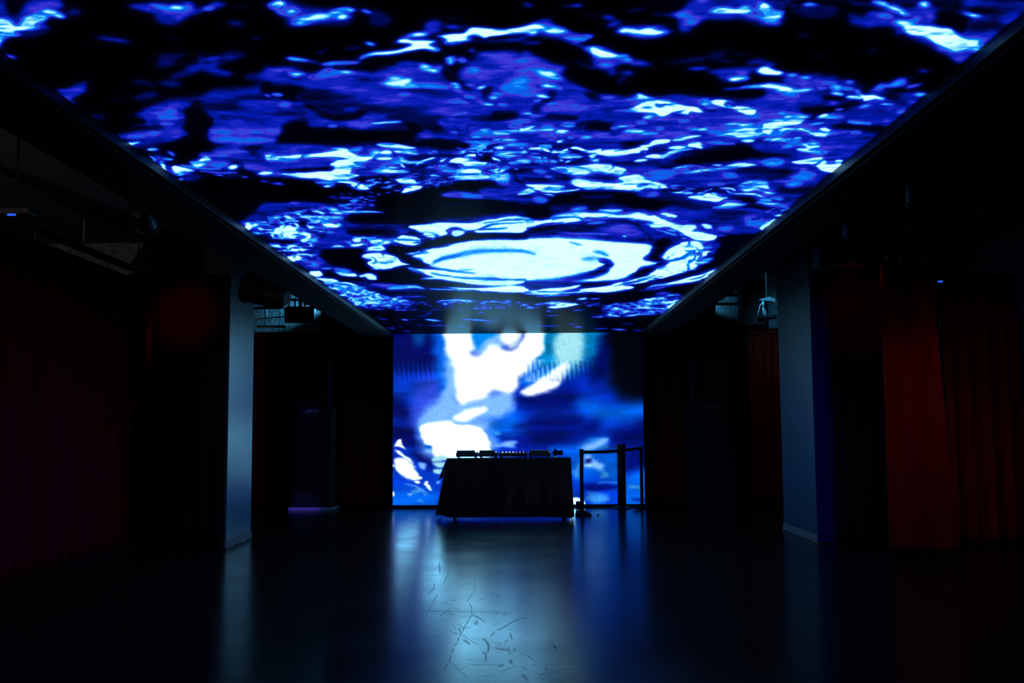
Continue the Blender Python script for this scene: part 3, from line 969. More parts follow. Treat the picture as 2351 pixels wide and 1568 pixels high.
P .97 10 535,700 620,660 680,628 760,650 830,665 720,703
P .97 4 915,652 980,613 1065,620 1030,648
S .93 26 990,660 1120,662
S .84 17 1110,658 1210,692
S .72 28 1090,618 1170,622
S .93 13 1150,722 1220,692
S .72 10 1040,730 1110,700
S .97 20 1090,767 1170,753
P 1 7 975,862 1050,808 1110,800 1000,895
S .66 70 840,800 990,822
S .03 24 900,790 960,790
S .9 9 915,790 945,790
P .97 5 55,755 140,748 215,770 190,788 100,772
P .93 9 435,840 490,838 535,870 480,883
P .66 13 575,860 680,848 725,880 640,903
S .6 10 540,938 640,935
P 1 6 -10,768 50,785 150,830 250,860 300,843 385,850 392,890 360,905 450,920 558,940 540,983 470,993 340,960 250,900 100,865 -10,860
S .03 38 25,870 140,890 230,920 300,935 345,955
S .93 13 50,885 130,920 215,942
S .93 15 120,890 205,912
S .9 10 225,930 290,945
S .85 10 260,965 310,975
P 1 6 78,1140 130,1080 200,1030 300,1000 400,1000 445,1040 440,1080 380,1100 280,1140 180,1162
S .04 13 330,980 322,1010 288,1047
P 1 6 135,1182 280,1150 350,1090 420,1110 505,1068 490,1112 400,1160 392,1222 310,1262 200,1292 -10,1348 -10,1262 130,1212
S .05 15 130,1168 260,1140 350,1090 390,1088
S .05 14 385,1090 350,1170 310,1190 320,1230 298,1265
S .05 10 440,1110 400,1150 395,1190
S .72 28 410,1192 530,1148
S .5 22 400,1120 470,1060 520,1020
P 1 4 582,1228 540,1252 420,1292 330,1310 220,1342 -10,1402 220,1378 350,1362 440,1342 500,1302
S .1 7 300,1340 420,1320 480,1290
@G
P .36 20 0,0 1100,0 1400,300 1900,480 1700,600 1400,540 900,540 0,440
P .4 18 60,430 350,500 500,560 620,600 560,660 300,650 0,600 0,545
P .03 18 -50,440 80,450 200,470 260,520 100,520 -50,530
P .03 18 0,620 300,660 560,670 640,600 750,580 900,545 1200,540 1400,540 1500,600 1900,630 2000,680 1800,720 1430,700 1200,640 1000,660 700,700 720,730 620,800 400,770 0,790
P .28 18 620,680 900,660 1100,690 1000,700 800,730 700,740
P .25 18 920,590 1200,570 1150,610 950,605
P .34 20 1420,580 1560,550 1800,580 1950,620 1700,622
P .33 20 1800,650 2351,650 2351,900 2000,880 1900,820 1600,740
P .25 20 1200,640 1430,700 1600,740 1500,760 1100,700
P .33 15 340,390 400,330 550,310 640,330 730,400 780,450 760,490 600,490 420,490 370,450
S .6 40 1530,568 1610,568
S .03 18 335,380 350,430 410,480 490,535
S .04 34 700,340 790,430 800,505
S .04 16 400,320 540,300 650,330
P 1 5 415,480 600,485 740,493 785,500 720,527 580,522 470,507
P 1 5 488,515 650,530 850,530 920,513 900,532 780,557 620,557 520,542
P .93 5 555,565 640,568 685,587 620,582
P .87 9 335,577 410,530 450,513 503,550 420,577
P 1 6 828,440 900,428 1100,460 1290,470 1240,430 1400,398 1470,410 1520,450 1710,502 1500,512 1400,532 1180,522 1000,532 900,507 850,480
S .36 22 1100,440 1230,442
S .3 10 1420,505 1520,490
P 1 6 655,340 760,333 830,318 980,300 1040,288 1180,310 1310,350 1280,398 1200,398 1120,382 1000,362 900,392 800,392 720,362
S .6 9 800,310 930,340 1000,370
P .44 9 980,385 1080,373 1200,410 1100,437 990,422
S .93 15 140,420 215,425
P .97 5 -10,385 40,395 65,430 -10,437
S .72 28 520,370 610,372
S .65 22 610,410 690,417
S .68 46 500,620 570,627
S .88 23 185,367 235,360
D 14 90 14 .5 .95 120,150 640,120 640,300 400,300 250,380 100,300
P .97 6 -10,830 150,790 400,773 540,800 700,790 760,790 860,770 900,743 1100,738 1300,748 1440,738 1560,775 1700,820 1800,850 1900,850 1960,870 1910,910 2000,908 2095,930 2125,952 2080,993 1980,993 1900,960 1800,910 1700,870 1600,870 1500,832 1420,820 1350,800 1200,790 1050,800 950,812 800,832 600,852 450,872 400,902 300,922 100,912 -10,917
S .15 15 0,870 200,830 420,795
S .1 14 0,900 150,880 270,870
S .2 13 300,860 400,880 600,840 760,822
S .12 9 660,800 800,780 910,785
S .12 8 150,850 330,830 500,815
S .05 18 880,775 930,803 960,790 1080,790 1150,778
S .15 11 1150,785 1400,797
S .1 20 1410,810 1570,832
S .15 8 430,800 620,795
S .77 38 830,717 970,703
S .93 25 1090,720 1300,718
S .84 36 640,782 820,760 910,748
P .97 5 1635,755 1700,748 1795,770 1740,788
P .3 12 380,920 560,900 760,850 950,820 1200,810 1350,830 1500,850 1600,890 1700,940 1780,980 1720,1030 1680,1100 1620,1180 1540,1150 1560,1050 1480,1010 1200,980 1000,970 700,965 500,960 440,980 100,985 0,980 0,925
P .03 12 1560,1040 1620,980 1720,980 1690,1060 1650,1130 1625,1180 1540,1172 1500,1140 1560,1110
P .04 12 -20,922 200,925 400,930 440,960 380,980 -20,988
P .44 12 1100,870 1350,850 1480,900 1400,960 1150,940
S .48 42 1150,900 1410,922
S .58 42 1190,880 1360,890
S .62 11 690,920 900,930 1160,942
S .93 12 1295,950 1335,955
S .74 22 990,832 1140,820
S .1 20 1400,840 1500,900 1560,1000
@F
P .4 15 1620,180 1760,150 1900,170 2000,190 2351,200 2351,260 2100,240 1900,220 1700,200
P .4 15 2050,30 2351,-10 2351,130 2200,130
P .32 18 0,280 200,260 600,260 700,330 760,420 1200,440 1350,450 1300,550 1100,600 800,620 700,660 560,680 520,760 700,860 420,870 350,820 130,690 0,560
P .05 16 780,500 900,490 1200,500 1150,540 850,550
P .02 16 540,690 720,680 900,680 880,720 760,740 860,760 880,830 760,850 650,790 560,740
P .02 15 540,890 640,870 680,920 780,950 900,960 860,980 700,950 560,940
P .3 20 1620,400 1900,380 2351,330 2351,390 1900,430 1300,450
P .33 20 700,980 1000,950 1300,1000 1600,1040 1200,1060 900,1020
P .03 18 1100,860 1200,870 1300,930 1500,990 1900,1005 1400,1005 1100,985 950,960
P .3 20 480,930 700,960 860,1000 1000,1060 1300,1120 1500,1150 1100,1220 880,1210 720,1100
P .05 16 700,390 1000,380 1300,390 1600,370 1300,430 900,430
S .5 26 1640,185 1780,170
S .68 32 1820,178 1970,203
S .16 30 1590,275 1890,270
P 1 5 195,5 400,20 600,50 800,30 835,-10 195,-10
P 1 6 640,70 800,48 900,70 955,110 930,132 840,122 760,80
P 1 5 478,75 620,68 645,95 580,117 540,112 560,90
S .15 9 700,50 820,60 950,95
S .97 14 995,72 1095,75
S .92 22 955,105 1005,88
P .97 5 1235,50 1290,28 1385,60 1370,82 1250,82
S .05 10 1280,60 1340,45
P 1 5 1245,160 1300,118 1430,108 1442,130 1350,150 1270,167
S .97 13 1420,104 1600,80 1760,58
P 1 5 1735,20 1900,8 2012,2 2025,40 1900,47 1760,47
S .97 18 2080,25 2160,30
D 45 80 16 .6 1 980,30 1250,0 1750,0 1740,50 1430,100 1200,170 960,150
D 40 90 15 .45 .9 600,190 960,180 1020,260 850,310 700,330 540,310 820,240
D 16 60 12 .4 .8 1480,90 1760,80 1640,150 1500,140
P .92 6 715,335 900,326 1120,338 900,355 760,350
S .9 15 560,300 700,330
N .75 0,430 200,380 480,330 720,370 700,480 480,560 460,660 420,760 260,760 20,600
P 1 6 130,520 200,480 300,475 350,510 300,545 200,550
S 1 42 340,545 420,540 432,580 380,602
S .03 34 330,560 375,570
P 1 6 225,740 330,735 355,768 270,782
P .97 5 400,365 450,360 500,378 440,385
P 1 6 520,440 580,428 700,465 620,475
S .97 30 595,395 720,378
P .97 5 470,400 530,382 560,395 490,435
P 1 6 1325,470 1500,448 1700,438 1900,438 2100,400 2351,378 2351,522 2200,532 2000,522 1880,512 1760,492 1690,492 1670,530 1600,557 1500,547 1400,512
S .02 36 1570,575 1690,560 1690,510 1760,492 1830,520 1910,512
P .97 4 1700,522 1760,500 1840,510 1800,540 1740,557
S .2 12 1890,502 2100,450 2351,430
S .1 12 1940,492 2210,478
S .15 8 2000,440 2200,410 2351,400
N .7 780,600 900,570 1100,580 1300,540 1560,540 1540,600 1400,640 1150,660 1130,690 960,690 880,660 780,640
P .97 5 1195,600 1260,550 1300,558 1400,570 1425,620 1350,642 1250,622
S .1 12 1215,590 1410,600
P .97 4 1438,540 1500,528 1562,560 1540,592 1480,570
P .95 5 980,610 1080,590 1100,620 1000,630
P .97 5 960,660 1060,640 1130,668 1080,685 980,680
P .95 5 830,580 900,575 900,605 840,605
P .95 5 800,632 900,618 930,632 840,650
P .95 5 1080,620 1160,605 1180,622 1100,635
P .9 5 640,648 700,635 745,652
P 1 5 900,730 1000,703 1100,703 1200,740 1280,790 1355,810 1220,832 1150,857 1030,852 960,800 980,770 920,755
S .1 9 980,740 1020,770 1035,792
S .1 9 1090,797 1210,783
S .1 14 1090,705 1097,738
S .7 12 1000,790 1100,785
P .93 5 885,915 960,893 1020,900 1050,948 980,952 950,930 910,932
S .05 7 930,925 960,945 985,955
P 1 5 655,880 760,888 840,890 865,920 760,922 700,907
P 1 5 415,885 500,868 545,905 510,922 460,912
P 1 5 485,930 620,938 695,960 640,978 560,967
S .9 14 540,850 620,850
S .7 34 640,860 800,880
S .9 13 1000,830 1080,822
S .9 13 980,850 1060,858
S 1 18 690,978 780,985 870,1008
D 230 70 11 .65 1 520,960 700,975 860,1000 980,1050 1300,1120 1300,1150 1000,1170 870,1205 740,1110
D 150 70 9 .4 .95 900,1150 1300,1140 2000,1140 2351,1140 2351,1215 1600,1225 1200,1225 950,1215
S .6 15 1270,1098 1490,1096
S .93 14 1600,1140 1740,1136 1880,1138
S .85 12 1980,1153 2150,1150
S .9 10 1200,1130 1300,1135
D 20 110 8 .4 .8 1000,1250 2300,1250 2300,1410 1150,1400
S .6 10 1050,1305 1140,1307
S .9 11 1260,1306 1330,1310
S .92 13 1470,1306 1610,1320
S .8 14 1800,1305 2080,1318
S .8 9 1490,1360 1700,1360
S .7 9 1120,1385 1200,1388
S .8 9 1280,1412 1340,1412
S .7 9 1410,1272 1500,1272
@Q
P 1 5 947,588 983,573 1034,561 1072,553 1110,550 1200,550 1222,546 1279,545 1355,549 1432,555 1480,559 1497,568 1493,581 1480,593 1498,600 1516,604 1493,610 1470,614 1457,627 1419,642 1381,645 1322,648 1300,644 1253,645 1202,645 1170,640 1100,632 1040,620 995,614 985,608 967,598
P 1 3 939,614 970,617 1010,619 1060,624 1130,634 1200,641 1205,646 1180,652 1160,656 1100,651 1060,648 1020,641 985,634 955,624
S .5 3 1000,616 1040,624 1090,628
S .45 3 985,628 1060,637 1150,641
S .15 4 1060,641 1120,644 1205,641
S .3 3 1120,640 1200,646
S .03 16 1378,597 1395,603 1397,609 1380,622 1340,634 1290,643
S .36 12 1340,633 1290,644 1230,652 1190,650
P .35 3 1190,648 1270,646 1318,648 1260,657 1200,655
S .6 9 994,606 1014,594 1046,587 1072,580 1124,575 1200,576 1228,583
S .6 6 1000,600 1025,592 1050,588
S .62 7 1365,578 1382,580 1398,587
S .6 4 1310,555 1336,563
S .7 9 1338,596 1376,592
S .7 4 1055,620 1090,618
@G
P .02 6 1640,1180 1705,1190 1670,1222 1560,1272 1450,1322 1300,1352 1050,1392 850,1432 760,1432 900,1392 1100,1367 1300,1332 1400,1290 1440,1240 1560,1220
P 1 5 1610,1238 1540,1290 1400,1332 1200,1382 1050,1412 890,1432 1100,1452 1250,1447 1380,1422 1395,1400 1300,1390 1450,1372 1600,1332 1720,1290 1760,1240
S .2 7 1300,1370 1450,1340 1580,1300
S .2 6 1200,1400 1400,1360 1600,1320
P 1 4 -10,1408 200,1400 330,1398 445,1430 380,1452 200,1452 -10,1442
P .97 4 440,1440 560,1422 740,1402 910,1383 860,1420 760,1445 900,1450 700,1462 500,1458
S .97 15 380,1460 600,1468 800,1455 1050,1440
S .1 7 520,1445 700,1450 900,1445
S .85 15 1500,1415 1600,1390 1760,1375
S .5 18 1450,1440 1600,1420 1700,1400
@F
P 1 5 1640,1010 1900,1018 2100,1018 2250,1003 2360,1008 2360,1047 2200,1062 2000,1047 1800,1035
P .93 4 1420,940 1600,948 1800,975 2000,998 2200,998 2351,975 2351,955 2100,955 1800,940 1600,928
S .82 26 1140,1032 1350,1018 1460,1030
S .62 22 990,990 1310,1012
S .9 14 1500,1035 1700,1040 1900,1050
P .93 4 1290,715 1380,695 1440,690 1360,720
S .5 30 1350,860 1440,890
@J
P .02 16 0,580 600,560 1000,580 1300,540 1700,480 2000,430 1700,640 1300,880 0,900
S .95 14 150,620 300,605 440,600
S .85 10 430,603 530,600
S .95 20 580,645 700,635
S .9 10 730,640 840,638
S .95 16 130,695 300,685 420,680
P 1 5 250,735 350,715 420,680 520,685 610,700 500,730 350,747
S .95 14 520,770 660,755
S .9 12 250,775 300,778
S .9 10 245,822 370,820
S .9 12 740,835 880,830
P 1 4 890,825 960,800 1050,822 1180,815 1200,825 1000,832
S .95 12 1100,815 1500,800
P .97 5 1240,660 1400,632 1540,630 1480,645 1350,655
P .97 5 1480,680 1600,655 1700,645 1620,680 1520,690
P .97 5 1550,720 1660,690 1620,735 1570,745
S .95 16 1130,745 1350,735 1560,745
S .95 12 1250,790 1540,770
S .95 10 1530,620 1700,585
S .6 16 1420,590 1600,570
D 170 110 10 .6 1 20,680 700,670 1000,690 1640,590 1720,620 1560,790 1500,800 900,790 600,700 20,760
D 30 120 8 .3 .6 200,830 1500,770 1500,800 700,850
S .6 9 470,918 590,908
S .8 12 550,942 660,945
S .6 9 1060,912 1190,908
S .85 9 770,963 920,963
S .9 10 960,968 1120,975
S .6 10 1200,982 1290,980
S .7 10 150,930 420,930
S .6 8 30,940 110,940
'''
# picture of the wall screen: colours as shown (display values, >255 = over-bright)
WFR = {'W': (880, 750, 620 / 2261.0), 'V': (880, 750, 370 / 2321.0), 'T': (1300, 1000, 200 / 1493.0)}
WALL_PICTURE = '''
@W
P n 90 -60,-80 2500,-80 2500,1700 -60,1700
P d 90 -60,-80 500,-80 490,380 380,420 60,400 -60,420
P b 120 60,440 560,400 420,800 400,1100 300,1300 60,900
P d 90 -60,580 120,600 250,700 220,800 60,760
P v 90 300,500 490,430 430,640 330,760 260,860 230,720
P a 60 430,-60 560,-60 560,440 500,560 440,440
P c 60 250,40 360,40 335,150 270,140
P d 70 60,820 260,860 300,1000 180,1010 60,960
P b 120 60,1180 500,1150 460,1600 60,1600
P a 90 60,1400 440,1380 440,1600 60,1600
P d 60 250,1060 420,1080 400,1180 300,1150
P b 110 860,720 1120,580 1240,700 1500,690 1700,560 1900,640 2420,600 2420,760 1950,850 1700,880 1640,760 1300,760 1000,1000 860,960
P a 90 860,760 1100,700 1130,760 1200,860 980,960 860,900
P k 100 1860,-80 2500,-80 2500,640 2190,640 2080,620 1980,580 1920,480 1870,330
P d 70 1790,-80 1870,-80 1880,300 1840,440 1720,430
P t 80 1230,-80 1800,-80 1780,220 1640,330 1500,440 1180,460 1200,380 1290,220
P p 60 1490,-30 1650,-30 1665,230 1570,320 1460,300 1440,160
P a 45 1150,460 1240,360 1330,330 1440,330 1240,480
P x 100 1080,590 1300,580 1560,500 1660,640 1500,700 1250,690 1110,670
P x 80 1120,830 1300,750 1560,750 1660,790 1540,850 1280,850
P x 100 1180,900 1500,860 1640,840 1580,960 1300,1010 1040,980 980,920
P d 70 1230,880 1500,870 1480,930 1280,960
P d 70 1180,600 1450,580 1560,600 1400,660 1220,660
P d 60 1250,790 1560,765 1600,800 1350,830
P x 60 1640,840 1780,760 1850,740 1770,880 1660,900
P x 90 1850,930 2000,880 2250,760 2420,760 2420,980 2000,1000 1860,990
P d 70 1960,930 2250,820 2300,920 2050,980
P a 80 1640,620 1900,660 2250,640 2250,740 1900,780 1700,720
P l 60 340,720 480,570 570,470 640,620 900,560 1060,540 1085,620 1060,700 940,750 830,780 640,830 330,830
P l 60 520,240 600,260 660,560 560,600 510,560
P l 80 320,820 480,800 860,780 890,900 900,1030 420,1090 330,980
P l 50 740,60 980,40 1000,200 760,240
P w 40 520,-60 745,-60 748,140 730,230 780,255 870,170 950,160 1040,200 1110,180 1190,80 1215,-60 1345,-60 1335,150 1245,330 1130,410 1105,500 1060,555 940,530 860,585 720,630 645,635 612,480 580,300 525,180
P w 34 985,60 1000,-40 1130,-40 1140,110 1070,160 1000,120
P e 26 752,-60 975,-60 935,60 860,100 800,150 755,195
P q 24 1150,-40 1195,-40 1150,110 1090,172 1065,165 1125,110
P w 30 1150,530 1300,450 1400,380 1500,300 1560,330 1530,420 1450,500 1340,550 1220,575 1165,565
P w 30 600,780 640,740 740,695 850,670 830,720 720,785
P l 34 900,690 1000,660 1000,720 930,735
P w 20 320,850 400,808 560,798 640,828 760,830 860,880 870,960 890,1020 840,1060 480,1100 420,1060 345,960
P a 24 350,985 420,1000 400,1040 360,1020
P l 16 370,1025 420,1035 400,1055 372,1048
P a 60 1420,1010 1640,990 1750,940 1880,930 1830,1010 1650,1060 1450,1060
P m 50 1640,1000 1760,950 1880,940 1800,1010 1680,1030
P l 22 990,1000 1030,970 1120,958 1080,1008
P l 20 890,1005 1000,985 1060,1005
P m 24 920,880 960,865 990,890 950,905
P a 80 1580,1060 1960,1050 1960,1300 1620,1300
P b 90 1600,1300 2420,1300 2420,1600 1600,1600
P x 70 2060,1050 2420,980 2420,1190 2060,1230
P a 60 2040,1250 2420,1180 2420,1600 2040,1600
P w 9 100,1000 135,945 155,950 165,990 190,1030 150,1010
P w 12 112,1035 170,1060 225,1120 235,1150 150,1080 120,1060
P w 18 105,1120 170,1110 235,1160 275,1220 262,1275 200,1250 130,1200
P w 9 240,1245 300,1250 305,1270 250,1272
P w 8 255,1290 280,1283 290,1302 270,1314
P w 9 320,1320 370,1325 400,1370 360,1362
P w 8 338,1295 366,1295 366,1318 340,1314
P w 8 80,1380 100,1385 98,1412 80,1420
P w 6 75,1225 88,1240 80,1257
P w 6 80,1150 105,1165 90,1174
P p 12 412,1120 440,1090 520,1070 540,1090 470,1120 425,1130
P p 14 420,1140 520,1130 480,1175 430,1165
P l 14 290,1150 360,1160 340,1192 300,1177
P p 12 410,1195 480,1190 470,1225 425,1222
P l 10 450,1300 480,1300 470,1322
P l 10 210,1400 240,1398 235,1422
P m 16 240,1375 300,1370 300,1397 250,1402
P m 14 300,1450 330,1450 325,1480
P l 20 200,1310 300,1370 360,1410 260,1360
@T
P l 50 280,190 500,130 640,60 720,70 620,190 420,240 300,235
P m 60 620,180 700,170 720,210 600,230
P l 60 310,320 440,350 500,430 650,520 580,600 440,560 310,540
P p 30 310,490 420,490 400,530 310,520
P m 60 180,500 240,480 240,700 150,680
P a 60 660,520 860,480 860,760 660,740
P m 60 560,600 680,640 660,740 540,740
P x 50 330,410 440,400 430,455 330,465
P x 50 310,850 560,850 870,880 870,920 560,970 310,940
P m 30 560,830 870,800 870,815 600,835
P m 24 1050,875 1290,868 1290,925 1080,920
P m 60 360,990 560,1000 700,1060 620,1140 420,1140
P m 50 310,1030 360,1040 350,1080 310,1080
P w 16 60,1050 200,1058 250,1100 262,1200 60,1200
P x 40 1140,1110 1400,1090 1400,1130
'''
WCOL = {'n': (0, 38, 178), 'd': (0, 8, 96), 'b': (0, 58, 205), 'v': (44, 74, 222), 'a': (0, 98, 234), 'c': (0, 72, 160), 'e': (0, 130, 232),
        'l': (128, 190, 285), 'w': (300, 305, 310), 't': (0, 132, 200), 'p': (165, 232, 246), 'x': (0, 12, 118),
        'q': (215, 244, 250), 'k': (1, 2, 8), 'm': (55, 145, 232)}
def blur(a, r):
    for ax in (0, 1, 0, 1):
        k = max(1, int(r if ax else r * 0.55))
        p = np.pad(a, [(k + 1, k) if i == ax else (0, 0) for i in range(a.ndim)], mode='edge')
        cs = np.cumsum(p, axis=ax)
        n = a.shape[ax]
        hi = np.take(cs, np.arange(2 * k + 1, 2 * k + 1 + n), axis=ax)
        lo = np.take(cs, np.arange(0, n), axis=ax)
        a = (hi - lo) / (2 * k + 1)
    return a
THREADS = [[(840, 400), (960, 340), (1120, 335), (1290, 350), (1420, 380), (1300, 400), (1160, 420), (1000, 430), (880, 460), (780, 490), (740, 470)],
           [(1060, 270), (1180, 270), (1330, 280), (1380, 330), (1300, 360), (1120, 350), (1040, 320)],
           [(580, 510), (640, 490), (760, 480), (800, 500), (740, 560), (730, 610), (680, 600)],
           [(720, 650), (800, 660), (900, 690), (1000, 700), (1000, 720), (860, 715), (790, 690)],
           [(1500, 430), (1650, 420), (1780, 455), (1800, 485), (1700, 460), (1560, 445)],
           [(1560, 570), (1640, 570), (1620, 620), (1560, 640), (1500, 650)],
           [(1740, 280), (1900, 260), (1960, 300), (1900, 330), (1760, 330)],
           [(800, 545), (960, 530), (1030, 550), (960, 590), (860, 600)]]
def paint_ceiling():
    c = Canvas(-220, -6, 2570, 790, 1.25)
    # liquid wobble: noise laid out on the ceiling plane itself
    d0 = FW[None, None] + RT * ((c.X - W_PX / 2) / FOC)[..., None] - UP * ((c.Y - H_PX / 2) / FOC)[..., None]
    t = (SCR_Z - EYE[2]) / np.maximum(d0[..., 2], 0.02)
    px, py = d0[..., 0] * t, d0[..., 1] * t
    py = np.minimum(py, 40)
    amp = 7.0 / py
    c.WX = fbm(px * 2.4, py * 3.2, 8, 2) * amp * 6.0 + fbm(px * 5, py * 5, 3, 3) * amp * 6.0 + fbm(px * 14, py * 14, 4, 2) * amp * 2.2
    c.WY = fbm(px * 2.4, py * 3.2, 9, 2) * amp * 2.4 + fbm(px * 5, py * 5, 5, 3) * amp * 2.4 + fbm(px * 14, py * 14, 6, 2) * amp * 0.9
    n = fbm(px * 3.2, py * 2.6, 21, 4) * 1.0 + 0.25 * fbm(px * 9, py * 7, 22, 3)
    w = np.sin(n * 13 + px * 2)
    c.marble = 0.1 + 0.9 * smooth01((w + 0.15) / 0.7) * smooth01(0.75 + 1.6 * fbm(px * 4, py * 4, 31, 3))
    c.run(CEIL_PICTURE, FR)
    # every bright shape fades out through azure, violet and blue; streaks and mottling in the water
    f = fbm(px * 6 + c.WX * 0.05, py * 7, 41, 5, 0.62)
    g = fbm(px * 1.9, py * 2.3, 43, 3)
    st = fbm(px * 4, py * 13, 45, 4, 0.6)
    near = smooth01((8.4 - py) / 1.6)
    a0 = c.a
    wide = blur(a0, 9)
    # thin dark threads where streams of water meet
    thr = np.zeros_like(a0)
    for pts in THREADS:
        sl, al = c.cover(np.array(pts, float), 14)
        thr[sl] = np.maximum(thr[sl], al)
    rid = np.abs(fbm(px * 3.0 + 0.5 * g, py * 3.8, 47, 2))
    rid2 = np.abs(fbm(px * 6.2 + 0.9 * g, py * 7.0, 48, 1))
    dark = np.maximum(smooth01(1 - rid / 0.05), 0.8 * smooth01(1 - rid2 / 0.10))
    a0 = a0 * (1 - 0.85 * dark * thr)
    spark = smooth01((fbm(px * 8, py * 10, 49, 1) - 0.42) / 0.2) * thr * smooth01((wide - 0.2) / 0.2)
    a0 = a0 + (0.95 - a0) * 0.75 * spark
    nr = smooth01((330 - c.Y) / 200)
    a = np.maximum((a0 * 0.55 + 0.45 * blur(a0, 2)) * (1 - nr) + nr * np.clip(blur(a0, 5) * 1.12, 0, 1), 0.80 * wide)
    lit = smooth01((wide - 0.10) / 0.2)
    m = lit * smooth01((0.72 - a) / 0.2)
    a = a + m * (0.17 * f + 0.13 * g + 0.15 * st * near)
    hi = smooth01((a - 0.55) / 0.25)
    a = a - hi * near * (0.26 * smooth01(-st * 2.6 - 0.12) + 0.16 * smooth01(f * 2.2))
    hi2 = smooth01((a - 0.8) / 0.15) * (1 - near)
    a = a - hi2 * 0.09 * smooth01(fbm(px * 9, py * 5, 51, 4) * 1.6)
    c.a = np.clip(a, 0, 1)
    return c
CEIL_RAMP = [(0.0, (0, 0, 3)), (0.12, (1, 3, 26)), (0.25, (2, 11, 92)), (0.36, (2, 26, 172)), (0.44, (22, 36, 196)), (0.50, (62, 52, 214)),
             (0.565, (18, 82, 226)), (0.64, (0, 112, 242)), (0.74, (40, 172, 255)), (0.84, (145, 222, 255)), (0.92, (208, 244, 255)), (1.0, (228, 253, 255))]
def paint_wall():
    c = Canvas(896, 756, 1486, 1168, 1.0, ch=3)
    c.WX = fbm(c.X / 46, c.Y / 26, 61, 4) * 11
    c.WY = fbm(c.X / 60, c.Y / 22, 62, 4) * 6
    c.run(WALL_PICTURE, WFR, WCOL)
    # vertical comb of glitch lines across the middle of the picture
    q = np.mod((c.X - 903.0) / 11.0, 1.0)
    v = (c.Y - 822.0) / 58.0
    edge = np.clip(v, 0, 1)
    tooth = (q < edge * 0.9 + 0.02) & (v > 0) & (v < 1)
    reg = smooth01((1010 - c.X) / 30) + smooth01((c.X - 1195) / 20) * smooth01((1390 - c.X) / 25)
    up = np.roll(c.a, 26, 0)
    dn = np.roll(c.a, -26, 0)
    k = (reg * smooth01(v / 0.1) * smooth01((1 - v) / 0.1))[..., None] * np.where(c.X > 1150, 0.34, 0.5)[..., None]
    c.a = c.a * (1 - k) + np.where(tooth[..., None], dn, up) * k
    c.a = 0.5 * c.a + 0.5 * blur(c.a, 2)
    sw = fbm(c.X / 70 + 2, c.Y / 20 + c.X / 260, 81, 4)[..., None]
    dark = smooth01((100 - c.a[..., 0:1]) / 50)
    c.a = c.a * (1 + 0.26 * sw * dark)
    gr = fbm(c.X / 2.2, c.Y / 2.2, 71, 2)[..., None]
    mid = (c.a[..., 2:3] > 40) * (c.a[..., 0:1] < 235)
    c.a = np.clip(c.a * (1 + 0.10 * gr * mid), 0, 400)
    return c

# the LEDs' cyan-white and azure are brighter than the picture can hold
LED_BRIGHT = {0.74: (0.021, 0.41, 1.25), 0.84: (0.28, 0.78, 1.7), 0.92: (0.60, 1.30, 2.3), 1.0: (0.77, 1.75, 2.9)}
# ================================================================ LED screens
def grid_mesh(name, P, attr, data, m, parent, flip=False):
    """P: (rows, cols, 3) points; data: per-point level (float) or colour (rgb)"""
    r, c = P.shape[:2]
    me = bpy.data.meshes.new(name)
    nv, nf = r * c, (r - 1) * (c - 1)
    me.vertices.add(nv)
    me.vertices.foreach_set('co', P.reshape(-1).astype(np.float32))
    idx = np.arange(nv).reshape(r, c)
    q = np.stack([idx[:-1, :-1], idx[:-1, 1:], idx[1:, 1:], idx[1:, :-1]], -1).reshape(-1, 4)
    if flip:
        q = q[:, ::-1]
    me.loops.add(nf * 4)
    me.loops.foreach_set('vertex_index', q.reshape(-1).astype(np.int32))
    me.polygons.add(nf)
    me.polygons.foreach_set('loop_start', (np.arange(nf) * 4).astype(np.int32))
    me.update(calc_edges=True)
    if data.ndim == 3:
        at_ = me.attributes.new(attr, 'FLOAT_COLOR', 'POINT')
        at_.data.foreach_set('color', np.concatenate([data, np.ones((r, c, 1))], -1).reshape(-1).astype(np.float32))
    else:
        at_ = me.attributes.new(attr, 'FLOAT', 'POINT')
        at_.data.foreach_set('value', data.reshape(-1).astype(np.float32))
    me.materials.append(m)
    me.validate()
    o = bpy.data.objects.new(name, me)
    return link(o, parent)

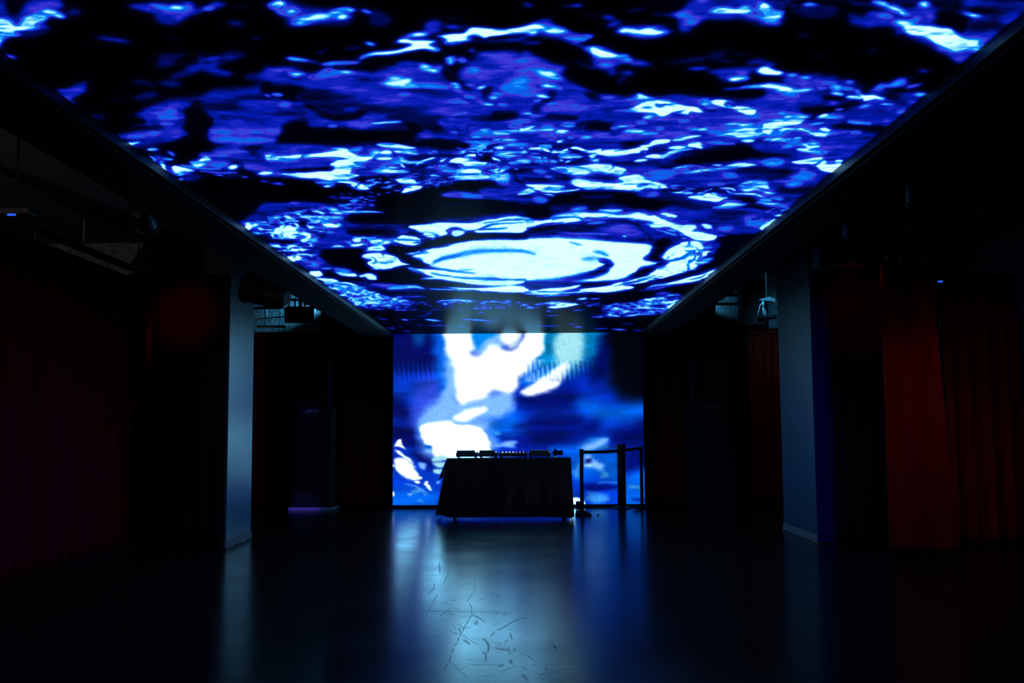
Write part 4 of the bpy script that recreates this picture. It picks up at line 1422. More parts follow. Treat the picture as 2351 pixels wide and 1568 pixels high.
# --- ceiling screen material: picture level -> colour, on dark glossy panels
def ceiling_material():
    m = bpy.data.materials.new('ceiling_led_picture')
    m.use_nodes = True
    nt = m.node_tree
    nt.nodes.remove(nt.nodes['Principled BSDF'])
    em = nt.nodes.new('ShaderNodeEmission')
    gl = nt.nodes.new('ShaderNodeBsdfGlossy')          # sheen of the black panel face, seen at a low angle
    gl.inputs['Roughness'].default_value = 0.24
    lw = nt.nodes.new('ShaderNodeLayerWeight')
    lw.inputs['Blend'].default_value = 0.12
    pw = nt.nodes.new('ShaderNodeMath'); pw.operation = 'POWER'; pw.inputs[1].default_value = 2.0
    nt.links.new(lw.outputs['Fresnel'], pw.inputs[0])
    ms = nt.nodes.new('ShaderNodeMath'); ms.operation = 'MULTIPLY'; ms.inputs[1].default_value = 0.32
    nt.links.new(pw.outputs[0], ms.inputs[0])
    nt.links.new(ms.outputs[0], gl.inputs['Color'])
    addn = nt.nodes.new('ShaderNodeAddShader')
    nt.links.new(em.outputs[0], addn.inputs[0]); nt.links.new(gl.outputs[0], addn.inputs[1])
    nt.links.new(addn.outputs[0], nt.nodes['Material Output'].inputs['Surface'])
    a = nt.nodes.new('ShaderNodeAttribute')
    a.attribute_name = 'level'
    tc = nt.nodes.new('ShaderNodeTexCoord')
    nz = nt.nodes.new('ShaderNodeTexNoise')          # fine shimmer of the water inside lit areas
    nz.inputs['Scale'].default_value = 22
    nz.inputs['Detail'].default_value = 3
    nt.links.new(tc.outputs['Object'], nz.inputs['Vector'])
    mr = nt.nodes.new('ShaderNodeMapRange')
    mr.inputs['From Min'].default_value = 0.25
    mr.inputs['From Max'].default_value = 0.75
    mr.inputs['To Min'].default_value = 0.93
    mr.inputs['To Max'].default_value = 1.07
    nt.links.new(nz.outputs['Fac'], mr.inputs['Value'])
    mu = nt.nodes.new('ShaderNodeMath')
    mu.operation = 'MULTIPLY'
    nt.links.new(a.outputs['Fac'], mu.inputs[0])
    nt.links.new(mr.outputs['Result'], mu.inputs[1])
    rp = nt.nodes.new('ShaderNodeValToRGB')
    els = rp.color_ramp.elements
    while len(els) < len(CEIL_RAMP):
        els.new(0.5)
    for e, (p, c) in zip(els, CEIL_RAMP):
        e.position = p
        e.color = (*LED_BRIGHT.get(p, s2l(c)), 1)
    nt.links.new(mu.outputs[0], rp.inputs['Fac'])
    nt.links.new(rp.outputs['Color'], em.inputs['Color'])
    em.inputs['Strength'].default_value = CEIL_STRENGTH
    return m
def wall_material():
    m = bpy.data.materials.new('wall_led_picture')
    m.use_nodes = True
    nt = m.node_tree
    b = nt.nodes['Principled BSDF']
    b.inputs['Base Color'].default_value = (0.004, 0.004, 0.005, 1)
    b.inputs['Roughness'].default_value = 0.5
    a = nt.nodes.new('ShaderNodeAttribute')
    a.attribute_name = 'picture'
    nt.links.new(a.outputs['Color'], b.inputs['Emission Color'])
    b.inputs['Emission Strength'].default_value = WALL_STRENGTH
    return m

led_ceiling = thing('ceiling_screen', 'large black ceiling screen showing blue rippling water, over the whole aisle', 'screen', (0, 0, SCR_Z))
cv = paint_ceiling()
NEAR, MIR = 3.5, 3.5
ncol = 1150
inv = np.linspace(1 / (WALL_Y - 0.02), 1 / NEAR, 560)
dep = 1 / inv
dep = np.concatenate([dep, np.linspace(NEAR, -1.6, 110)[1:]])
xs = np.linspace(SCR_L, SCR_R, ncol)
GX, GY = np.meshgrid(xs, dep)
SY = np.where(GY < NEAR, 2 * MIR - GY, GY)             # nearer than the photo shows: the picture carries on
v = np.stack([GX - EYE[0], SY, np.full_like(GX, SCR_Z - EYE[2])], -1)
zz = v @ FW
level = cv.sample(W_PX / 2 + FOC * (v @ RT) / zz, H_PX / 2 - FOC * (v @ UP) / zz)
P = np.stack([GX, GY, np.zeros_like(GX)], -1)
cm = ceiling_material()
cm.cycles.emission_sampling = 'NONE'
grid_mesh('display', P, 'level', level, cm, led_ceiling)
del cv
LIP = 0.055
def edge_box(x0, x1, z0, z1, name, m, y0=-1.6, y1=WALL_Y - 0.03):
    bm = NB()
    box(bm, x0, x1, y0, y1, z0 - SCR_Z, z1 - SCR_Z, 0.004)
    return obj(name, bm, m, led_ceiling)
edge_box(SCR_L - 0.03, SCR_L + 0.0, SCR_Z - LIP, SCR_Z + 0.02, 'edge_strip', M['bezel'])
edge_box(SCR_R, SCR_R + 0.03, SCR_Z - LIP, SCR_Z + 0.02, 'edge_strip', M['bezel'])
edge_box(SCR_L - 0.42, SCR_L - 0.03, SCR_Z - LIP - 0.02, SCR_Z + 0.18, 'border', M['border'])
edge_box(SCR_R + 0.03, SCR_R + 0.42, SCR_Z - LIP - 0.02, SCR_Z + 0.18, 'border', M['border'])
bm = NB(); box(bm, SCR_L, SCR_R, -1.6, WALL_Y - 0.03, 0.03, 0.18)
obj('housing', bm, M['black_paint'], led_ceiling)

led_wall = thing('wall_screen', 'bright blue and white video wall at the far end of the aisle', 'screen', (0, WALL_Y, 0))
cw = paint_wall()
nx, nz = 460, 320
GX, GZ = np.meshgrid(np.linspace(WS_L, WS_R, nx), np.linspace(WS_T, WS_B, nz))
v = np.stack([GX - EYE[0], np.full_like(GX, WALL_Y), GZ - EYE[2]], -1)
zz = v @ FW
rgb = cw.sample(W_PX / 2 + FOC * (v @ RT) / zz, H_PX / 2 - FOC * (v @ UP) / zz)
u = np.clip(rgb, 0, None) / 255.0
lin = np.where(u <= 0.04045, u / 12.92, ((np.maximum(u, 1e-6) + 0.055) / 1.055) ** 2.4)
over = np.clip((rgb - 235) / 65.0, 0, 1)
lin = np.minimum(lin, 1.0) * (1 + np.array([0.05, 2.6, 4.6]) * np.clip(over.min(-1, keepdims=True), 0, 1))     # the white parts are far brighter than the camera could hold
wm = wall_material()
wm.cycles.emission_sampling = 'FRONT'
grid_mesh('display', np.stack([GX, np.zeros_like(GX), GZ], -1), 'picture', lin, wm, led_wall, flip=False)
bm = NB()
box(bm, WS_L - 0.04, WS_R + 0.04, -0.03, 0.10, 0.0, WS_B - 0.002, 0.003)
box(bm, WS_L - 0.03, WS_L - 0.002, -0.02, 0.10, WS_B, WS_T)
box(bm, WS_R + 0.002, WS_R + 0.03, -0.02, 0.10, WS_B, WS_T)
obj('frame', bm, M['black_paint'], led_wall)
bm = NB(); box(bm, WS_L, WS_R, 0.012, 0.12, WS_B, WS_T)
obj('cabinet', bm, M['black_paint'], led_wall)
# ================================================================ room shell
# floor: dark sheet flooring; wear (scuffs, cracks, seams) has its own shape in the sheet
WEAR_FR = {'Y': (960, 1300, 300 / 1755.0), 'Z': (800, 1150, 700 / 2351.0), 'Q': (0, 0, 1.0)}
WEAR = '''
@Y
L 1 5.6 770,175 755,220 765,290 740,350 690,420 668,472
L 1 6.2 690,500 720,560 710,610 720,650 620,820 540,980 450,1160 415,1275 330,1420
L .8 5.6 215,240 205,300 140,370
L .9 5.6 255,375 200,480 140,590 80,700
L .8 5.6 430,70 380,150 345,235
L .8 5.6 60,605 180,600
S 0.72 17.6 870,970 925,1020 948,1090 932,1160
S 0.64 14.4 865,1150 912,1190 900,1280
S 0.64 11.2 1060,850 1110,842 1300,730 1460,690
S 0.64 12.8 975,940 1025,885
L .6 5.6 600,920 680,980 800,1050
L .6 6.2 430,1280 560,1400 660,1510
S 0.56 11.2 1030,1090 1100,1115 1210,1120
S 0.64 14.4 1235,895 1262,985
S 0.72 20.8 1238,1260 1258,1305
S 0.56 17.6 1400,1455 1475,1540
S 0.64 16.0 615,985 690,1045
S 0.64 12.8 730,650 830,700 895,755
S 0.64 14.4 548,830 568,885
S 0.56 9.6 475,885 535,908
S 0.72 14.4 765,745 772,785
S 0.72 12.8 790,720 800,780
S 0.56 9.6 1205,1090 1235,1180
S 0.48 9.6 1300,1090 1280,1150
S 0.56 17.6 1080,1335 1150,1330
S 0.48 8.0 300,670 350,620 430,575
S 0.48 8.0 340,610 500,655
S 0.48 9.6 470,770 510,850
S 0.48 9.6 520,770 620,830 690,820
S 0.48 9.6 1160,1030 1200,980
S 0.40 9.6 1060,1020 1110,1050 1060,1070
S 0.48 9.6 1390,1350 1450,1390
S 0.40 8.0 560,300 600,250 650,235
S 0.56 11.2 840,290 860,260
S 0.48 9.6 820,450 890,425
S 0.48 8.0 450,465 520,455
S 0.64 11.2 1060,390 1085,408
S 0.56 8.0 1170,640 1140,665
S 0.48 9.6 1040,600 1060,640
S 0.48 8.0 1070,630 1240,635
S 0.40 9.6 120,940 340,935
S 0.32 9.6 680,1320 1060,1325
S 0.32 11.2 0,600 900,612
@Z
L .12 4 250,332 660,330 1200,326 1750,324 2200,326
L .08 5 300,575 1700,575
L .25 4 560,850 1260,856
L .5 4 580,1045 720,1046
L .15 4 200,1260 1200,1262
S .5 8 700,470 705,560
S .8 10 1580,1115 1600,1140
S .6 8 1520,1290 1530,1310
S .4 7 1860,780 1890,860
S .4 6 150,412 190,402
S .8 9 1150,735 1165,742
'''
wc = Canvas(700, 1180, 1760, 1600, 0.8)
wc.run(WEAR, WEAR_FR)
wc.rng = np.random.RandomState(5)
for k in range(150):
    x, y = wc.rng.uniform(960, 1420), 1330 + 240 * wc.rng.uniform(0, 1) ** 0.8
    L, an = wc.rng.uniform(4, 26) * (y - 1000) / 400, wc.rng.uniform(-1.2, 1.2)
    wc.stroke(wc.rng.uniform(.1, .35), wc.rng.uniform(1.0, 2.0), np.array([[x, y], [x + L * 0.5, y + L * 0.22 * an], [x + L, y + L * 0.6 * an]]), soft=0.9)
def floor_axis(lo, hi, a, b, fine, coarse):
    return np.concatenate([np.arange(lo, a, coarse), np.arange(a, b, fine), np.arange(b, hi + coarse, coarse)])
fx = floor_axis(ROOM_L, ROOM_R, -1.9, 1.7, 0.006, 0.35)
fy = np.concatenate([np.arange(ROOM_F, 4.6, 0.4), 1 / np.linspace(1 / 4.6, 1 / 14.5, 520), np.arange(14.8, ROOM_B + 0.3, 0.3)])
GX, GY = np.meshgrid(fx, fy)
v = np.stack([GX, GY, np.full_like(GX, -EYE[2])], -1)
zz = np.maximum(v @ FW, 0.3)
pxx, pyy = W_PX / 2 + FOC * (v @ RT) / zz, H_PX / 2 - FOC * (v @ UP) / zz
ok = (pxx > 704) & (pxx < 1750) & (pyy > 1184) & (pyy < 1590) & (GY > 3)
wear = np.where(ok, wc.sample(pxx, pyy), 0.0)
fm = bpy.data.materials.new('dark_sheet_floor')
fm.use_nodes = True
nt = fm.node_tree
b = nt.nodes['Principled BSDF']
b.inputs['Specular IOR Level'].default_value = 0.5
at_n = nt.nodes.new('ShaderNodeAttribute'); at_n.attribute_name = 'wear'
tc = nt.nodes.new('ShaderNodeTexCoord')
n1 = nt.nodes.new('ShaderNodeTexNoise'); n1.inputs['Scale'].default_value = 1.3; n1.inputs['Detail'].default_value = 6
n2 = nt.nodes.new('ShaderNodeTexNoise'); n2.inputs['Scale'].default_value = 9; n2.inputs['Detail'].default_value = 8; n2.inputs['Roughness'].default_value = 0.65
mpf = nt.nodes.new('ShaderNodeMapping'); mpf.inputs['Scale'].default_value = (0.6, 2.2, 1)
nt.links.new(tc.outputs['Object'], n1.inputs['Vector']); nt.links.new(tc.outputs['Object'], mpf.inputs['Vector']); nt.links.new(mpf.outputs['Vector'], n2.inputs['Vector'])
mrr = nt.nodes.new('ShaderNodeMapRange'); mrr.inputs['From Min'].default_value = 0.3; mrr.inputs['From Max'].default_value = 0.7
mrr.inputs['To Min'].default_value = 0.17; mrr.inputs['To Max'].default_value = 0.23
nt.links.new(n1.outputs['Fac'], mrr.inputs['Value'])
ad = nt.nodes.new('ShaderNodeMath'); ad.operation = 'MULTIPLY_ADD'; ad.inputs[1].default_value = 0.22
nt.links.new(at_n.outputs['Fac'], ad.inputs[0]); nt.links.new(mrr.outputs['Result'], ad.inputs[2])
nt.links.new(ad.outputs[0], b.inputs['Roughness'])
sp = nt.nodes.new('ShaderNodeMath'); sp.operation = 'MULTIPLY_ADD'; sp.inputs[1].default_value = -0.09; sp.inputs[2].default_value = 0.12
nt.links.new(at_n.outputs['Fac'], sp.inputs[0]); nt.links.new(sp.outputs[0], b.inputs['Specular IOR Level'])
rp = nt.nodes.new('ShaderNodeValToRGB')
rp.color_ramp.elements[0].color = (0.004, 0.0045, 0.005, 1); rp.color_ramp.elements[1].color = (0.009, 0.0095, 0.010, 1)
nt.links.new(n2.outputs['Fac'], rp.inputs['Fac']); nt.links.new(rp.outputs['Color'], b.inputs['Base Color'])
bp = nt.nodes.new('ShaderNodeBump'); bp.inputs['Strength'].default_value = 0.10; bp.inputs['Distance'].default_value = 0.004
nt.links.new(n2.outputs['Fac'], bp.inputs['Height']); nt.links.new(bp.outputs['Normal'], b.inputs['Normal'])
fl = grid_mesh('floor', np.stack([GX, GY, np.zeros_like(GX)], -1), 'wear', wear, fm, None)
fl['kind'] = 'structure'
del wc

bm = NB(); box(bm, ROOM_L, ROOM_R, ROOM_F, ROOM_B, ROOM_H, ROOM_H + 0.2); struct('ceiling', bm, M['dark_concrete'])
bm = NB(); box(bm, ROOM_L - 0.2, ROOM_R + 0.2, ROOM_B, ROOM_B + 0.2, -0.05, ROOM_H); struct('wall_back', bm, M['dark_concrete'])
bm = NB(); box(bm, ROOM_L - 0.2, ROOM_L, ROOM_F, ROOM_B, -0.05, ROOM_H); struct('wall_left', bm, M['dark_concrete'])
bm = NB(); box(bm, ROOM_R, ROOM_R + 0.2, ROOM_F, ROOM_B, -0.05, ROOM_H); struct('wall_right', bm, M['dark_concrete'])
bm = NB(); box(bm, ROOM_L - 0.2, ROOM_R + 0.2, ROOM_F - 0.2, ROOM_F, -0.05, ROOM_H); struct('wall_front', bm, M['dark_concrete'])
# soffit over the left side, pale and dusty, and the beams that cross from wall to pillar
bm = NB(); box(bm, ROOM_L, -3.6, 2.0, 12.6, 3.42, 3.55); struct('trim_1', bm, M['soffit'])

# ---------------------------------------------------------------- pillars
pl0, pl1 = onz(511, 1259), onz(582, 1236)
PLX = (pl0.x + pl1.x) / 2
pr0, pr1 = onz(1876, 1246), onz(1801, 1216)
PRX = (pr0.x + pr1.x) / 2
print('pillars', pl0, pl1, pr0, pr1)
def pillar(x0, x1, y0, y1, ztop, label, pm):
    t = thing('pillar', label, 'pillar', ((x0 + x1) / 2, (y0 + y1) / 2, 0))
    hx, hy = (x1 - x0) / 2, (y1 - y0) / 2
    bm = NB(); box(bm, -hx, hx, -hy, hy, 0.0, ROOM_H, 0.006); obj('shaft', bm, pm, t)
    bm = NB(); box(bm, -hx - 0.012, hx + 0.012, -hy - 0.012, hy + 0.012, 0.0, 0.085, 0.004); obj('plinth', bm, M['concrete'], t)
    bm = NB(); box(bm, -hx - 0.006, hx + 0.006, -hy - 0.006, hy + 0.006, ztop, ROOM_H); obj('black_collar', bm, M['black_paint'], t, label='black painted top')
    return t
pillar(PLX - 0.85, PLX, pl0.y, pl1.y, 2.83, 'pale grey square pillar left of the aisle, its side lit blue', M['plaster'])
pillar(PRX, PRX + 0.85, pr0.y, pr1.y, 2.94, 'dim grey square pillar right of the aisle, beside the red curtains', M['shade_plaster'])

bm = NB(); box(bm, ROOM_L, PLX - 0.02, pl0.y + 0.08, pl0.y + 0.6, 3.04, 3.45, 0.01); struct('trim_2', bm, M['concrete'])
bm = NB(); box(bm, PRX + 0.02, PRX + 1.75, pr0.y - 0.35, pr0.y + 0.35, 3.06, 3.36, 0.01); struct('trim_3', bm, M['concrete'])
bm = NB(); box(bm, ROOM_L, -2.65, 17.1, 17.28, 2.98, 3.9, 0.01); box(bm, 2.4, ROOM_R, 17.1, 17.28, 2.98, 3.9, 0.01); struct('trim_4', bm, M['concrete'])

# ---------------------------------------------------------------- curtains
def curtain_mesh(x0, x1, z0, z1, amp, waves, seed, flare=0.0, th=0.012, hem=0.0):
    """wavy cloth in the xz plane around y=0, with thickness; flare widens the foot"""
    r = random.Random(seed)
    n = int(max(24, waves * 12))
    ph = [r.uniform(0, 6.28) for _ in range(4)]
    rows = 22
    def pt(i, j):
        u, w = i / n, j / rows
        k = 1 + flare * (1 - w) ** 1.6
        x = x0 + (x1 - x0) * u
        x = x0 + (x - x0) * k
        a = amp * (0.55 + 0.45 * (1 - w))
        wob = 0.25 * math.sin(3.1 * w + ph[2])
        y = a * (math.sin(2 * math.pi * waves * u + ph[0] + wob) + 0.45 * math.sin(2 * math.pi * waves * 0.43 * u + ph[1]) + 0.25 * math.sin(2 * math.pi * waves * 2.1 * u + ph[3] + 2 * wob))
        z = z0 + (z1 - z0) * w
        if j == 0:
            z += hem * (0.5 + 0.5 * math.sin(5 * u + ph[1]))
        return x, y, z
    bm = NB()
    A = [[bm.verts.new(pt(i, j)) for i in range(n + 1)] for j in range(rows + 1)]
    B = [[bm.verts.new((p[0], p[1] + th, p[2])) for p in (pt(i, j) for i in range(n + 1))] for j in range(rows + 1)]
    for j in range(rows):
        for i in range(n):
            bm.faces.new((A[j][i], A[j][i + 1], A[j + 1][i + 1], A[j + 1][i]))
            bm.faces.new((B[j][i], B[j + 1][i], B[j + 1][i + 1], B[j][i + 1]))
        bm.faces.new((A[j][0], A[j + 1][0], B[j + 1][0], B[j][0]))
        bm.faces.new((A[j][n], B[j][n], B[j + 1][n], A[j + 1][n]))
    for i in range(n):
        bm.faces.new((A[0][i], B[0][i], B[0][i + 1], A[0][i + 1]))
        bm.faces.new((A[rows][i], A[rows][i + 1], B[rows][i + 1], B[rows][i]))
    return bm
def curtain(label, cat, m, cx_, y, width, z0, z1, amp, waves, seed, rz=0.0, flare=0.0, hooks=0, hem=0.0, hook_mat=None, group=None):
    t = thing('curtain', label, cat, (cx_, y, 0), rz, group)
    obj('cloth', curtain_mesh(-width / 2, width / 2, z0, z1, amp, waves, seed, flare, hem=hem), m, t, smooth=True)
    bm = NB(); box(bm, -width / 2, width / 2, -0.02, 0.03, z1 - 0.07, z1 + 0.005, 0.006); obj('heading_tape', bm, m, t)
    for k in range(hooks):
        x = -width / 2 + width * (k + 0.5) / hooks
        bm = NB()
        tube(bm, [(x, 0, z1 - 0.02), (x, -0.012, z1 + 0.03), (x + 0.01, 0.0, z1 + 0.07), (x + 0.004, 0.02, z1 + 0.05)], 0.004, 6)
        obj('hook', bm, hook_mat or M['steel'], t, smooth=True)
    return t
# plum curtain along the left side
LCX = -4.45
curtain('plum velvet curtain hung along the left wall, nearest the viewer', 'curtain', M['plum_velvet'], LCX, 8.9, 6.4, 0.02, 3.02, 0.055, 17, 3, rz=math.pi / 2, hooks=9)
t = thing('curtain_track', 'black ceiling track the plum curtain hangs from', 'track', (LCX, 8.9, 3.1))
bm = NB(); box(bm, -0.03, 0.03, -3.3, 3.3, 0.0, 0.06, 0.004); obj('rail', bm, M['metal_black'], t)
for yy in (-2.8, -0.9, 1.0, 2.9):
    bm = NB(); cyl(bm, (0, yy, 0.055), (0, yy, 0.325), 0.008); obj('hanger_rod', bm, M['steel'], t)
# red curtains to the right of the right pillar
rc0, rc1 = at(2022, 640, 9.95), at(2143, 640, 9.95)
curtain('red velvet curtain hanging right of the right pillar, flaring at its foot', 'curtain', M['red_velvet'], (rc0.x + rc1.x) / 2, 9.95, rc1.x - rc0.x, 0.02, 2.93, 0.035, 1.7, 8, flare=0.30, hooks=4, hem=0.05)
rd0, rd1 = at(2160, 640, 11.1), at(2335, 640, 11.1)
curtain('dark red curtain at the far right, behind the flaring red curtain', 'curtain', M['red_velvet'], (rd0.x + rd1.x) / 2, 11.1, rd1.x - rd0.x, 0.02, 2.96, 0.03, 4, 12, hooks=4)
# black drapes over the pillar faces towards the viewer
curtain('black drape covering the near face of the left pillar', 'drape', M['black_drape'], PLX - 0.435, pl0.y - 0.06, 0.85, 0.015, 3.03, 0.012, 5, 21, hooks=3)
dr = curtain('black drape covering the near face of the right pillar, its edge coloured as blue light', 'drape', M['black_drape'], PRX + 0.56, pr0.y - 0.17, 0.85, 0.015, 3.03, 0.012, 5, 22, hooks=3)
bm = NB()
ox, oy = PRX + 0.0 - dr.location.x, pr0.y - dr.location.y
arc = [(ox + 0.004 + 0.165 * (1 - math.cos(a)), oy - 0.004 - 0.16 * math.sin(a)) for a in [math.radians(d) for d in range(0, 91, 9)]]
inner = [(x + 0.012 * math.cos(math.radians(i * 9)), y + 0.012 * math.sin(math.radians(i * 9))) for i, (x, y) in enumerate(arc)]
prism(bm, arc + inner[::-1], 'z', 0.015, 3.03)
obj('side_return', bm, M['edge_blue_light'], dr, smooth=False, label='rounded edge turned to the aisle, blue light put into its colour')
# back curtains either side of the wall screen
curtain('dark red curtain between the video wall and the left speaker', 'curtain', M['red_velvet'], WS_L - 0.62, 16.95, 1.1, 0.02, 2.95, 0.03, 8, 31, hooks=5)
curtain('black curtain behind the left speaker', 'curtain', M['black_drape'], WS_L - 1.72, 16.98, 1.0, 0.02, 2.95, 0.03, 7, 32, hooks=4)
curtain('dark red curtain beyond the left pillar, at the far left of the back wall', 'curtain', M['red_velvet'], WS_L - 2.70, 16.95, 0.9, 0.02, 2.95, 0.03, 7, 33, hooks=4)
curtain('dark red curtain between the video wall and the right speaker', 'curtain', M['red_velvet'], WS_R + 0.52, 16.95, 0.9, 0.02, 2.95, 0.03, 7, 34, hooks=4)
curtain('black curtain behind the right speaker', 'curtain', M['black_drape'], WS_R + 1.42, 16.98, 0.85, 0.02, 2.95, 0.03, 6, 35, hooks=4)
curtain('red curtain beyond the right pillar, at the far right of the back wall', 'curtain', M['red_velvet'], WS_R + 2.3, 16.95, 0.85, 0.02, 2.95, 0.03, 6, 36, hooks=4)
# ================================================================ speakers
def text_mesh(s, size, depth, shear):
    cu = bpy.data.curves.new('lettering', 'FONT')
    cu.body = s
    cu.size = size
    cu.extrude = depth
    cu.shear = shear
    cu.align_x = 'CENTER'
    cu.align_y = 'CENTER'
    o = bpy.data.objects.new('lettering', cu)
    COL.objects.link(o)
    bpy.context.view_layer.update()
    me = bpy.data.meshes.new_from_object(o.evaluated_get(bpy.context.evaluated_depsgraph_get()))
    bpy.data.objects.remove(o, do_unlink=True)
    return me
def speaker(px0, px1, ptop, plogo, pmid, pbot, label, plate_mat, rz):
    a, b_ = onz(px0, pbot), onz(px1, pbot)
    Y = (a.y + b_.y) / 2
    Y = min(Y, 16.2)
    A, B = at(px0, pbot, Y), at(px1, pbot, Y)
    w = B.x - A.x
    zt, zl, zm = at(px0, ptop, Y).z, at(px0, plogo, Y).z, at(px0, pmid, Y).z
    t = thing('loudspeaker', label, 'loudspeaker', ((A.x + B.x) / 2, Y + 0.25, 0), rz)
    d = 0.24
    bm = NB(); box(bm, -w / 2 - 0.03, w / 2 + 0.03, -d - 0.06, d, 0.0, 0.045, 0.008)
    obj('base_plate', bm, plate_mat, t, label='pale base plate')
    bm = NB(); box(bm, -w / 2, w / 2, -d, d, 0.046, zm - 0.004, 0.02); lo = obj('lower_cabinet', bm, M['speaker_black'], t)
    bm = NB(); box(bm, -w / 2 + 0.03, w / 2 - 0.03, -d - 0.012, -d + 0.01, 0.075, zm - 0.03, 0.008); obj('grille', bm, M['grille'], lo)
    bm = NB(); box(bm, -w / 2, w / 2, -d, d, zm, zl - 0.002, 0.02); up = obj('upper_cabinet', bm, M['speaker_black'], t)
    bm = NB(); box(bm, -w / 2 + 0.03, w / 2 - 0.03, -d - 0.012, -d + 0.01, zm + 0.03, zl - 0.11, 0.008); obj('grille', bm, M['grille'], up)
    bm = NB(); box(bm, -w / 2 + 0.01, w / 2 - 0.01, -d - 0.006, -d + 0.01, zl - 0.095, zl - 0.012, 0.004); obj('name_strip', bm, M['black_plastic'], up)
    me = text_mesh('BOSE', 0.062, 0.003, 0.35)
    me.materials.append(M['logo_metal'])
    me.transform(Matrix.Translation((0, -d - 0.012, zl - 0.054)) @ Matrix.Rotation(math.pi / 2, 4, 'X') @ Matrix.Diagonal((1.25, 0.62, 1, 1)))
    bmx = NB(); bmx.from_mesh(me)
    box(bmx, -0.125, -0.075, -d - 0.0135, -d - 0.0105, zl - 0.079, zl - 0.071)
    lg = obj('logo', bmx, M['logo_metal'], up, label='shiny raised lettering')
    # slim curved array on top
    n = 8
    bm = NB()
    hw = w / 2 - 0.06
    box(bm, -hw, hw, -d + 0.03, d - 0.06, zl, zt, 0.03)
    ar = obj('array_cabinet', bm, M['speaker_black'], t)
    bm = NB(); box(bm, -hw + 0.03, hw - 0.03, -d + 0.018, -d + 0.04, zl + 0.03, zt - 0.03, 0.008); obj('grille', bm, M['grille'], ar)
    for s in (-1, 1):
        bm = NB(); box(bm, s * (w / 2) - 0.006, s * (w / 2) + 0.006, -0.08, 0.08, zl - 0.22, zl - 0.14, 0.004); obj('carry_handle', bm, M['black_plastic'], up)
    return t
speaker(667, 763, 832, 936, 1022, 1163, 'tall black loudspeaker stack left of the video wall, base lit blue', M['base_grey'], 0.0)
speaker(1584, 1688, 826, 925, 1014, 1157, 'tall black loudspeaker stack right of the video wall', M['speaker_black'], 0.0)

# ================================================================ covered table
TB0, TB1 = onz(1003, 1193), onz(1318, 1193)
TF = (TB0.y + TB1.y) / 2                     # front plane of the cloth at the floor
tt0, tt1 = at(1026, 1052, TF + 0.05), at(1311, 1050, TF + 0.05)
TZ = (tt0.z + tt1.z) / 2
TX0, TX1 = tt0.x, tt1.x
TD = 0.78
print('table', TB0, TB1, tt0, tt1)
t = thing('folding_table', 'black folding table under the cover in front of the video wall', 'table', ((TX0 + TX1) / 2, TF + 0.05 + TD / 2, 0))
hw, hd = (TX1 - TX0) / 2, TD / 2
bm = NB(); box(bm, -hw + 0.03, hw - 0.03, -hd + 0.03, hd - 0.03, TZ - 0.05, TZ - 0.012, 0.006); obj('tabletop', bm, M['black_plastic'], t)
for sx in (-1, 1):
    for sy in (-1, 1):
        bm = NB()
        x = sx * (hw - 0.10)
        tube(bm, [(x, sy * (hd - 0.14), TZ - 0.05), (x, sy * (hd - 0.12), 0.35), (x, sy * (hd - 0.10), 0.0)], 0.016, 10)
        lg = obj('leg', bm, M['metal_black'], t, smooth=True)
        bm = NB(); cyl(bm, (x, sy * (hd - 0.10), 0.0), (x, sy * (hd - 0.10), 0.03), 0.021); obj('foot_cap', bm, M['rubber'], lg)
# glossy cover: top, front and sides leaning out towards the floor, hem short of the floor
def cover():
    bm = NB()
    x0, x1 = TX0 - t.location.x, TX1 - t.location.x
    fx0, fx1 = at(1000, 1186, TF).x - t.location.x, at(1319, 1190, TF).x - t.location.x
    # outline of the cloth at several heights; front (-y), with hem at z = 0.035
    lev = [(TZ, 0.0), (TZ - 0.02, 0.03), (0.62, 0.30), (0.42, 0.55), (0.22, 0.8), (0.035, 1.0)]
    rings = []
    N = 40
    for z, k in lev:
        ring = []
        ax, bx = x0 + (fx0 - x0) * k, x1 + (fx1 - x1) * (k ** 1.3)
        ya, yb = -hd - 0.045 * k, hd + 0.03 * k
        peri = []
        for i in range(N):
            u = i / N
            peri.append((ax + (bx - ax) * u, ya, i / N))
        for i in range(12):
            peri.append((bx, ya + (yb - ya) * i / 12, 2))
        for i in range(N):
            peri.append((bx + (ax - bx) * i / N, yb, 3))
        for i in range(12):
            peri.append((ax, yb + (ya - yb) * i / 12, 2))
        for q, (x, y, g) in enumerate(peri):
            w_ = k * 0.0025
            y2 = y + w_ * math.sin(q * 0.9) * (1 if g != 2 else 0.2)
            x2 = x + (w_ * math.sin(q * 1.7) if g == 2 else 0)
            zz_ = z + (0.004 * math.sin(q * 0.35) if k == 1.0 else 0)
            if y > 0 and g != 2 and k > 0.2:
                zz_ = TZ - (TZ - z) * 0.45          # the back hangs short
            # front hem hangs lowest at both ends
            if k == 1.0 and y < 0 and g != 2:
                zz_ = 0.035 - 0.022 * max(0, (g - 0.80) / 0.2) + 0.05 * max(0, 0.10 - g) / 0.10
            ring.append(bm.verts.new((x2, y2, zz_)))
        rings.append(ring)
    for a, b2 in zip(rings, rings[1:]):
        n = len(a)
        for i in range(n):
            bm.faces.new((a[i], a[(i + 1) % n], b2[(i + 1) % n], b2[i]))
    bm.faces.new(rings[0])
    return bm
cv_ = obj('table_cover', cover(), M['cover'])
cv_.location = t.location
tag(cv_, 'black glossy cover draped over the table under the mixing decks', 'table cover')
so = cv_.modifiers.new('thickness', 'SOLIDIFY'); so.thickness = 0.006; so.offset = -1
bv = cv_.modifiers.new('soft_edge', 'BEVEL'); bv.width = 0.008; bv.segments = 2; bv.limit_method = 'ANGLE'
